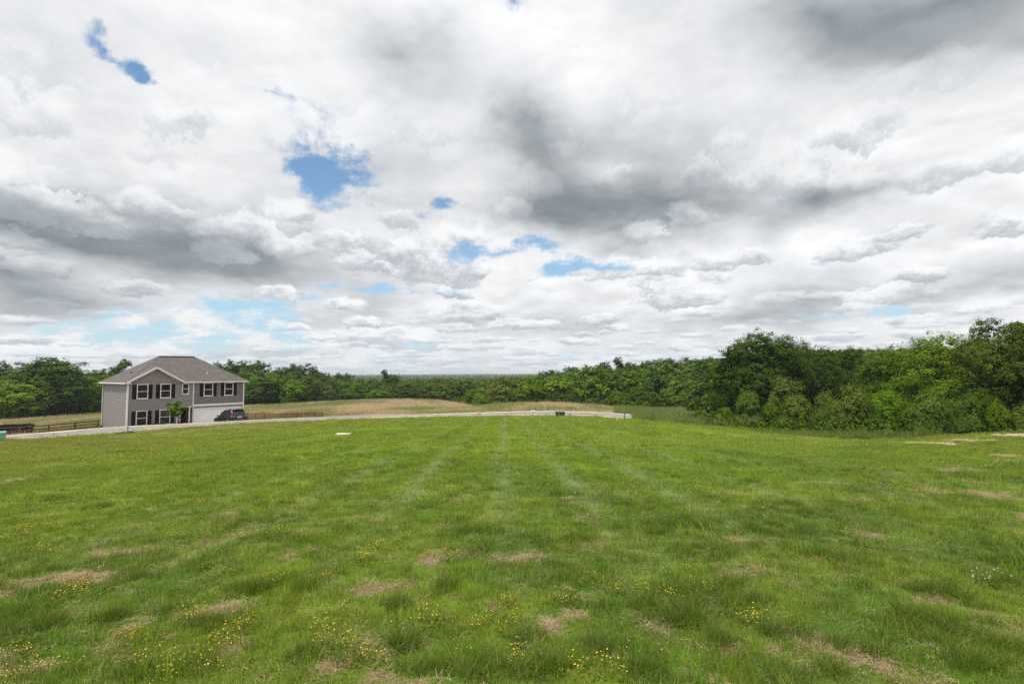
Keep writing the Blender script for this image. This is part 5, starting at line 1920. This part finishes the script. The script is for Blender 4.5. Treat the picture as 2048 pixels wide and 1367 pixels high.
f1 = [pxy(494, 69.5), pxy(511, 66.3), pxy(528, 63.6)]
rail_fence(f1, 'brown rail fence sloping down from behind the black car', 1.3)
f2 = [pxy(529, 63.7), pxy(561, 64.2), pxy(593, 64.8), pxy(608, 65.1), pxy(627, 65.6), pxy(645, 66.2)]
rail_fence(f2, 'low brown rail fence with reddish braced gate post between road and field', 1.15, brace=(3, .5))
f3 = [pxy(569, 73), pxy(590, 73.5), pxy(612, 74), pxy(631, 74.6)]
rail_fence(f3, 'farther brown rail fence seen through the low fence beside the field', .85, rails=3)

# ================================================================== left yard
M['net'] = simple('black_net', (.014, .018, .015), 0.95, var=.35, scale=4, spec=.05)
M['steel'] = simple('dull_steel', (.06, .06, .06), 0.5, .5, var=.2)
ex_, ey_ = pxy(16, 61.5)
enc = empty('net_enclosure', (ex_, ey_, tz(ex_, ey_)), 0, 'round black net-sided enclosure with upright poles behind the left fence', 'enclosure')
mb = MB()
nn = 28
ring0 = [(2.10 * math.cos(2 * math.pi * k / nn), 2.10 * math.sin(2 * math.pi * k / nn), .12) for k in range(nn)]
ring1 = [(2.40 * math.cos(2 * math.pi * k / nn), 2.40 * math.sin(2 * math.pi * k / nn), 1.42 - .05 * math.sin(k * 2.2) ** 2) for k in range(nn)]
ring2 = [(x * .99, y * .99, z) for x, y, z in ring1]
ring3 = [(x * .99, y * .99, z) for x, y, z in ring0]
vv = ring0 + ring1 + ring2 + ring3
ff = []
for k in range(nn):
    j = (k + 1) % nn
    ff += [(k, j, nn + j, nn + k), (nn + k, nn + j, 2 * nn + j, 2 * nn + k), (2 * nn + k, 2 * nn + j, 3 * nn + j, 3 * nn + k)]
mb.add(vv, ff).build('net', M['net'], enc)
MB().disc((0, 0, .55), 2.1, .04, 28, 'z').build('mat', M['net'], enc)
for k in range(6):
    a = k * math.pi / 3 + .35
    MB().tube([(2.15 * math.cos(a), 2.15 * math.sin(a), -.05), (2.47 * math.cos(a), 2.47 * math.sin(a), 1.55)], .05, 8).build('pole', M['steel'], enc)
px0, py0 = pxy(60.5, 61.0)
MB().tube([(px0 - ex_, py0 - ey_, -.05), (px0 - ex_, py0 - ey_, 1.52)], .035, 8).tube([(px0 - ex_, py0 - ey_, 1.50), (2.42, -.1, 1.40)], .025, 6).build('arm', M['steel'], enc)
x_, y_ = pxy(39.5, 57.0)
tub = empty('storage_tub', (x_, y_, tz(x_, y_)), .2, 'small white tub lying on the grass behind the left fence', 'tub')
MB().add([(-.16, -.11, 0), (.16, -.11, 0), (.16, .11, 0), (-.16, .11, 0), (-.2, -.14, .18), (.2, -.14, .18), (.2, .14, .18), (-.2, .14, .18)], [(0, 3, 2, 1), (0, 1, 5, 4), (1, 2, 6, 5), (2, 3, 7, 6), (3, 0, 4, 7)]).build('tub_body', M['trim'], tub)
MB().box(-.22, .22, -.16, .16, .181, .21).build('lid', M['trim'], tub, bevel=.008)

# pale green utility cabinet at the left edge
M['pgreen'] = simple('pale_green_steel', (.17, .37, .25), 0.5, var=.12, scale=3, dirt=(.12, .25, .17))
M['dgreen'] = simple('dark_green_steel', (.020, .036, .014), 0.45, var=.15, scale=3)
M['dgreenlit'] = simple('lit_green_lid', (.16, .19, .14), 0.4, var=.1, scale=3)  # paler than the tank: light reflecting off the top, put into the colour
M['tealplastic'] = simple('teal_plastic', (.012, .060, .045), 0.45, var=.3)
_h = hit(-7, 882)
x_, y_ = _h.x, _h.y
print('cabinet Y', y_)
cab_ = empty('utility_cabinet', (x_, y_, _h.z + .03), math.atan2(-x_, y_) - .08, 'pale green ribbed utility cabinet cut by the left edge of the photo', 'utility box')
MB().box(-.42, .42, -.30, .30, -.05, .52).build('cabinet_body', M['pgreen'], cab_, bevel=.02)
MB().add([(-.46, -.34, .521), (.46, -.34, .521), (.46, .34, .56), (-.46, .34, .56), (-.44, -.32, .57), (.44, -.32, .57), (.44, .32, .61), (-.44, .32, .61)], [(0, 3, 2, 1), (4, 5, 6, 7), (0, 1, 5, 4), (1, 2, 6, 5), (2, 3, 7, 6), (3, 0, 4, 7)]).build('lid', M['pgreen'], cab_)
for r in range(3):
    for c in range(3):
        xa = -.38 + c * .27
        za = .05 + r * .155
        MB().add([(xa, -.302, za), (xa + .22, -.302, za), (xa + .22, -.355, za + .035), (xa, -.355, za + .035), (xa, -.302, za + .07), (xa + .22, -.302, za + .07)], [(0, 1, 2, 3), (3, 2, 5, 4), (0, 3, 4), (1, 5, 2)]).build('louvre', M['pgreen'], cab_)

# pole in a low green base
_h = hit(249, 867.5)
bx_, by_ = _h.x, _h.y
print('pole Y', by_)
pole = empty('pole_stand', (bx_, by_, _h.z + .05), math.atan2(-bx_, by_), 'thin grey pole standing in a low dark green base at the lawn edge', 'pole')
mb = MB()
for cx, rx, h in ((-.30, .34, .10), (.22, .36, .17)):
    for i in range(5):
        pass
    n_ = 16
    rr_ = [[(cx + rx * s2 * math.cos(2 * math.pi * k / n_), .30 * s2 * math.sin(2 * math.pi * k / n_), z2) for k in range(n_)] for s2, z2 in ((1, -.03), (1, h * .5), (.86, h * .9), (.5, h))]
    v_ = sum(rr_, [])
    f_ = [(i * n_ + k, i * n_ + (k + 1) % n_, (i + 1) * n_ + (k + 1) % n_, (i + 1) * n_ + k) for i in range(3) for k in range(n_)] + [tuple(3 * n_ + k for k in range(n_))]
    mb.add(v_, f_)
mb.build('base', M['tealplastic'], pole, smooth=True)
MB().tube([(.20, 0, .10), (.20, 0, .62)], .028, 8).build('lower_sleeve', M['rubber'], pole)
MB().tube([(.20, 0, .60), (.20, 0, 3.05)], .019, 8).build('shaft', M['steel'], pole)

# folded chairs and hose bib at the left wall
M['fabric'] = simple('pale_fabric', (.36, .35, .33), 0.9, var=.15)
for i, (yy, lean_) in enumerate(((8.0, .16), (7.1, -.10))):
    p = hw(-.45, yy)
    ch = empty('folded_chair', (p.x, p.y, tz(p.x, p.y)), HRZ + math.pi / 2 + lean_, ('folded black chair leaning by the fence at the left wall' if i == 0 else 'folded black chair at the left wall, farther from the fence'), 'chair', 'folded chairs by the wall')
    for sx in (-.22, .22):
        MB().beam((sx, .0, .0), (sx + .05, .22, .72), .05, .07).build('frame', M['rubber'], ch)
        MB().beam((sx, .22, .0), (sx, .05, .60), .04, .05).build('leg', M['rubber'], ch)
    MB().add([(-.2, .09, .30), (.2, .09, .30), (.24, .21, .66), (-.16, .21, .66), (-.2, .11, .30), (.2, .11, .30), (.24, .23, .66), (-.16, .23, .66)], [(0, 1, 2, 3), (7, 6, 5, 4), (0, 4, 5, 1), (3, 2, 6, 7)]).build('backrest', M['fabric'], ch)
MB().tube([(-.05, 5.6, .42 - .6), (-.22, 5.6, .46 - .6), (-.24, 5.6, .2 - .6)], .035, 8).build('drain_pipe', M['trim'], house)

# ================================================================== utility boxes by the road
_h = hit(1120.5, 833.5)
tx, ty = _h.x, _h.y
print('transformer Y', ty)
tr = empty('transformer', (tx, ty, _h.z + .06), math.atan2(-tx, ty), 'dark green pad-mounted transformer box at the far edge of the lawn', 'transformer')
MB().box(-.56, .56, -.42, .42, -.15, .05).build('pad', M['concrete'], tr, bevel=.01)
MB().box(-.52, .52, -.38, .38, .052, .52).build('tank', M['dgreen'], tr, bevel=.03)
MB().add([(-.54, -.41, .521), (.54, -.41, .521), (.54, .40, .57), (-.54, .40, .57), (-.47, -.33, .575), (.47, -.33, .575), (.47, .33, .615), (-.47, .33, .615)], [(0, 3, 2, 1), (4, 5, 6, 7), (0, 1, 5, 4), (1, 2, 6, 5), (2, 3, 7, 6), (3, 0, 4, 7)]).build('lid', M['dgreenlit'], tr)
MB().box(-.20, -.14, -.395, -.382, .27, .33).build('sticker', M['trim'], tr)
MB().box(-.003, .003, -.384, -.3805, .08, .50).build('door_seam', M['rubber'], tr)
x_, y_ = tx + 1.05, ty - .2
pd = empty('pedestal', (x_, y_, tz(x_, y_) + .06), 0, 'small green cable pedestal just right of the dark green transformer', 'utility box')
MB().box(-.09, .09, -.07, .07, -.1, .26).build('post_body', M['pgreen'], pd, bevel=.01)
MB().box(-.105, .105, -.085, .085, .261, .34).build('cap', M['pgreen'], pd, bevel=.015)
M['pink'] = simple('pink_stake', (.45, .16, .13), .8)
x_, y_ = tx - .75, ty + .6
sk = empty('marker_stake', (x_, y_, tz(x_, y_)), 0, 'thin reddish marker stake just left of the transformer', 'stake')
MB().beam((0, 0, -.1), (0, 0, .42), .035, .02).build('stake_shaft', M['pink'], sk)
MB().box(-.02, .05, -.004, .004, .36, .44).build('tape', M['pink'], sk)
# kerb inlets
M['slab'] = simple('slab', (.66, .61, .55), .85, var=.12, scale=3, dirt=(.45, .36, .28))
x_, y_ = pxy(1066.5, 70.6)
dr = empty('drain_inlet', (x_, y_, tz(x_, y_) + .10), 0, 'whitish drain hood on the far kerb left of the transformer', 'drain')
MB().add([(-.36, -.2, 0), (.36, -.2, 0), (.36, .3, 0), (-.36, .3, 0), (-.24, -.1, .17), (.24, -.1, .17), (.24, .2, .18), (-.24, .2, .18)], [(0, 1, 5, 4), (1, 2, 6, 5), (2, 3, 7, 6), (3, 0, 4, 7), (4, 5, 6, 7)]).build('hood', M['slab'], dr)
MB().box(-.18, .18, -.23, -.205, .02, .10).build('grate', M['rubber'], dr)
M['rusty'] = simple('brown_mat', (.22, .115, .07), .9, var=.3, scale=6)
x_, y_ = pxy(956.5, 61.2)
ro = empty('rolled_mat', (x_, y_, tz(x_, y_) + .10), .15, 'brown rolled mat lying on the road edge in the middle of the view', 'mat')
MB().tube([(-.30, 0, .11), (.30, 0, .11)], .11, 12).build('roll', M['rusty'], ro, smooth=True)
MB().add([(-.30, -.05, .20), (.10, -.05, .20), (-.2, -.5, .02), (-.60, -.45, .02), (-.30, -.05, .22), (.10, -.05, .22), (-.2, -.5, .04), (-.60, -.45, .04)], [(0, 1, 2, 3), (7, 6, 5, 4), (3, 2, 6, 7), (1, 5, 6, 2)]).build('flap', M['rusty'], ro)
# concrete slab in the lawn
cp = hit(686, 869.5)
sl_ = empty('concrete_slab', (cp.x, cp.y, cp.z), .12, 'pale concrete slab set flush in the lawn left of centre', 'slab')
MB().box(-.44, .44, -.38, .38, -.08, .075).build('slab_top', M['slab'], sl_, bevel=.012)
MB().box(.445, .56, -.30, .36, -.05, .04).build('clay_edge', M['rusty'], sl_, bevel=.01)

# slim posts behind the far kerb
M['post'] = simple('weathered_post', (.065, .058, .045), .9, var=.3)
nm = ('first slim dark post from the left behind the far kerb', 'second slim dark post from the left behind the far kerb', 'third slim dark post from the left behind the far kerb', 'fourth slim dark post from the left behind the far kerb', 'slim dark post behind the far kerb, just left of the transformer', 'slim dark post behind the far kerb, right of the transformer')
for i, (px_, Y_) in enumerate(((1022.7, 73.2), (1071.6, 72.6), (1082.3, 72.5), (1096.8, 72.3), (1108, 72), (1142.5, 71.2))):
    x_, y_ = pxy(px_, Y_)
    q = MB().beam((0, 0, -.3), (.02 * (i - 2), 0, .62 + .05 * (i % 2)), .09, .07).beam((-.06, 0, .52), (.08, 0, .53), .03, .04).build('fence_post', M['post'], loc=(x_, y_, tz(x_, y_)))
    props(q, nm[i], 'post', 'slim posts behind the far kerb')
# leaning post, white stub pipe, thin post on the right
a_ = at(1247, 840.5, 48.0)
q = MB().beam((0, 0, -.3), (.18, 0, .88), .085, .07).beam((.10, 0, .60), (.16, 0, .62), .10, .05).build('leaning_post', M['post'], loc=(a_.x, a_.y, tz(a_.x, a_.y)))
props(q, 'grey wooden post leaning right beside the end of the road', 'post')
x_, y_ = pxy(1234.6, 48.2)
q = MB().tube([(-.05, 0, -.2), (-.05, 0, .46)], .022, 8).tube([(.04, 0, -.2), (.04, 0, .34)], .018, 8).build('stub_pipe', M['trim'], loc=(x_, y_, tz(x_, y_)))
props(q, 'pair of thin white pipe ends standing left of the leaning post', 'pipe')
x_, y_ = pxy(1307.3, 46.5)
q = MB().beam((0, 0, -.3), (.01, 0, .80), .05, .05).box(-.06, .06, -.03, .03, .02, .05).build('thin_post', M['steel'], loc=(x_, y_, tz(x_, y_)))
props(q, 'thin upright dark post on the bare edge right of the leaning post', 'post')
# culvert pipe in the meadow
a_ = at(1409, 829, 84.0)
M['pipe'] = simple('weathered_pipe', (.16, .12, .10), .85, var=.25, scale=3)
cv = empty('pipe', (a_.x, a_.y, tz(a_.x, a_.y) + .25), math.radians(24), 'weathered brown pipe with a dark open end lying in the meadow', 'pipe')
n_ = 20
L_, R1, R2 = 1.0, .36, .31
v_ = []
for (yy, rr2) in ((-L_, R1), (L_, R1), (L_, R2), (-L_, R2)):
    v_ += [(yy, rr2 * math.cos(2 * math.pi * k / n_), .10 + rr2 * math.sin(2 * math.pi * k / n_)) for k in range(n_)]
f_ = [(i * n_ + k, i * n_ + (k + 1) % n_, ((i + 1) % 4) * n_ + (k + 1) % n_, ((i + 1) % 4) * n_ + k) for i in range(4) for k in range(n_)]
MB().add(v_, f_).build('pipe_wall', M['pipe'], cv)
for k in range(7):
    xx = -L_ + .14 + k * .28
    MB().tube([(xx, (R1 + .01) * math.cos(t), .10 + (R1 + .01) * math.sin(t)) for t in np.linspace(0, 2 * math.pi, 20)], .018, 5, cap=False).build('ridge', M['pipe'], cv)

# ================================================================== planting near the house
small = crown_mesh('crown', 'loose', 4600, .85, 4242, 12.0)
co = np.empty(len(small.vertices) * 3, np.float32)
small.vertices.foreach_get('co', co)
small_w = float(np.percentile(np.hypot(co[0::3], co[1::3]), 96) * 2)
gx_, gy_ = pxy(354, 56.5)
ztop = at(356, 803, 56.5).z
zg = tz(gx_, gy_)
ht = ztop - zg
yt = empty('young_tree', (gx_, gy_, zg), 1.1, 'young yellow-green tree on a pale stem in front of the house door', 'tree')
cr = link('crown', small, yt, (0, 0, ht * .28))
cr.scale = (2.05 / small_w, 2.05 / small_w, ht * .72 / 12)
cr.color = (.125, .190, .018, 1)
MB().tube([(0, 0, -.1), (.02, 0, ht * .4), (0, .02, ht * .8)], [.035, .028, .012], 8).build('trunk', M['pale_bark'], yt)
MB().tube([(0, 0, 0), (.01, 0, ht * .42)], [.055, .05], 8).build('tree_guard', M['trim'], yt)
bushm = crown_mesh('crown', 'bush', 1500, 1.3, 4300, 12.0)
for i, (hx_, c_, lb) in enumerate(((2.35, (.10, .10, .045), 'low mixed green and red shrub under the leftmost lower window'), (3.5, (.075, .10, .045), 'low dark shrub under the second lower window'), (4.9, (.15, .075, .045), 'reddish low shrub between the lower windows and the door'))):
    p = hw(hx_, -.9)
    s = empty('shrub', (p.x, p.y, tz(p.x, p.y)), i * 1.3, lb, 'shrub', 'low shrubs along the house front')
    k_ = link('foliage', bushm, s)
    k_.scale = (.085, .085, .075 + .01 * i)
    k_.color = (*c_, 1)
    MB().tube([(0, 0, -.05), (0, 0, .4)], [.03, .01], 6).build('stem', M['bark'], s)
a_ = at(1207, 818.5, 94)
lb_ = empty('round_bush', (a_.x, a_.y, tz(a_.x, a_.y)), 0, 'small bright yellow-green round bush at the edge of the tan meadow', 'bush')
k_ = link('foliage', bushm, lb_, (0, 0, .05))
co = np.empty(len(bushm.vertices) * 3, np.float32)
bushm.vertices.foreach_get('co', co)
bw = float(np.percentile(np.hypot(co[0::3], co[1::3]), 96) * 2)
topz = at(1207, 809.5, 94).z - a_.z
k_.scale = (1.25 / bw, 1.25 / bw, max(.8, at(1207, 809.5, 94).z - tz(a_.x, a_.y)) / 12)
k_.color = (.30, .44, .02, 1)
MB().tube([(0, 0, -.05), (0, 0, .5)], [.04, .015], 6).build('stem', M['bark'], lb_)

# ================================================================== air
m = bpy.data.materials.new('haze')
m.use_nodes = True
m.node_tree.nodes.clear()
nb = NB(m.node_tree)
out = nb.node('ShaderNodeOutputMaterial')
v_ = nb.node('ShaderNodeVolumePrincipled')
v_.inputs['Color'].default_value = (.86, .92, 1.0, 1)
v_.inputs['Density'].default_value = 0.0002
v_.inputs['Anisotropy'].default_value = 0.2
nb.l.new(v_.outputs[0], out.inputs['Volume'])
hz_o = MB().box(-5600, 5600, -600, 5600, -40, 20).build('haze', m)
props(hz_o, kind='stuff', label='thin pale air fading the far woods', cat='haze')
scene.cycles.volume_bounces = 0
scene.cycles.volume_max_steps = 64

# low wooded ridge on the horizon
n_ = 260
hx_ = np.linspace(-5000, 5000, n_)
hy_ = [3300, 3600, 4100, 5000]
hv, hf = [], []
for j, yy in enumerate(hy_):
    top = (-16, -8.5, -5.5, -16)[j]
    b_ = 2.4 * (fbm(hx_ / 240.0, 0 * hx_ + j, 41, 4) - .5) * 2 + 2.2 * (fbm(hx_ / 1500.0, 0 * hx_, 47, 2) - .5) * 2 - 2.0 * np.clip((-hx_ - 200) / 1500, -.6, .5)
    hv.append(np.stack([hx_, 0 * hx_ + yy, top + (b_ if j in (1, 2) else 0 * hx_)], 1))
for j in range(3):
    for i in range(n_ - 1):
        hf.append((j * n_ + i, j * n_ + i + 1, (j + 1) * n_ + i + 1, (j + 1) * n_ + i))
M['ridge'] = simple('ridge_wood', (.050, .085, .020), .95, var=.4, scale=.004, spec=.05)
props(link('hills', np_mesh('hills', np.vstack(hv), np.array(hf), M['ridge'], True)), kind='structure')
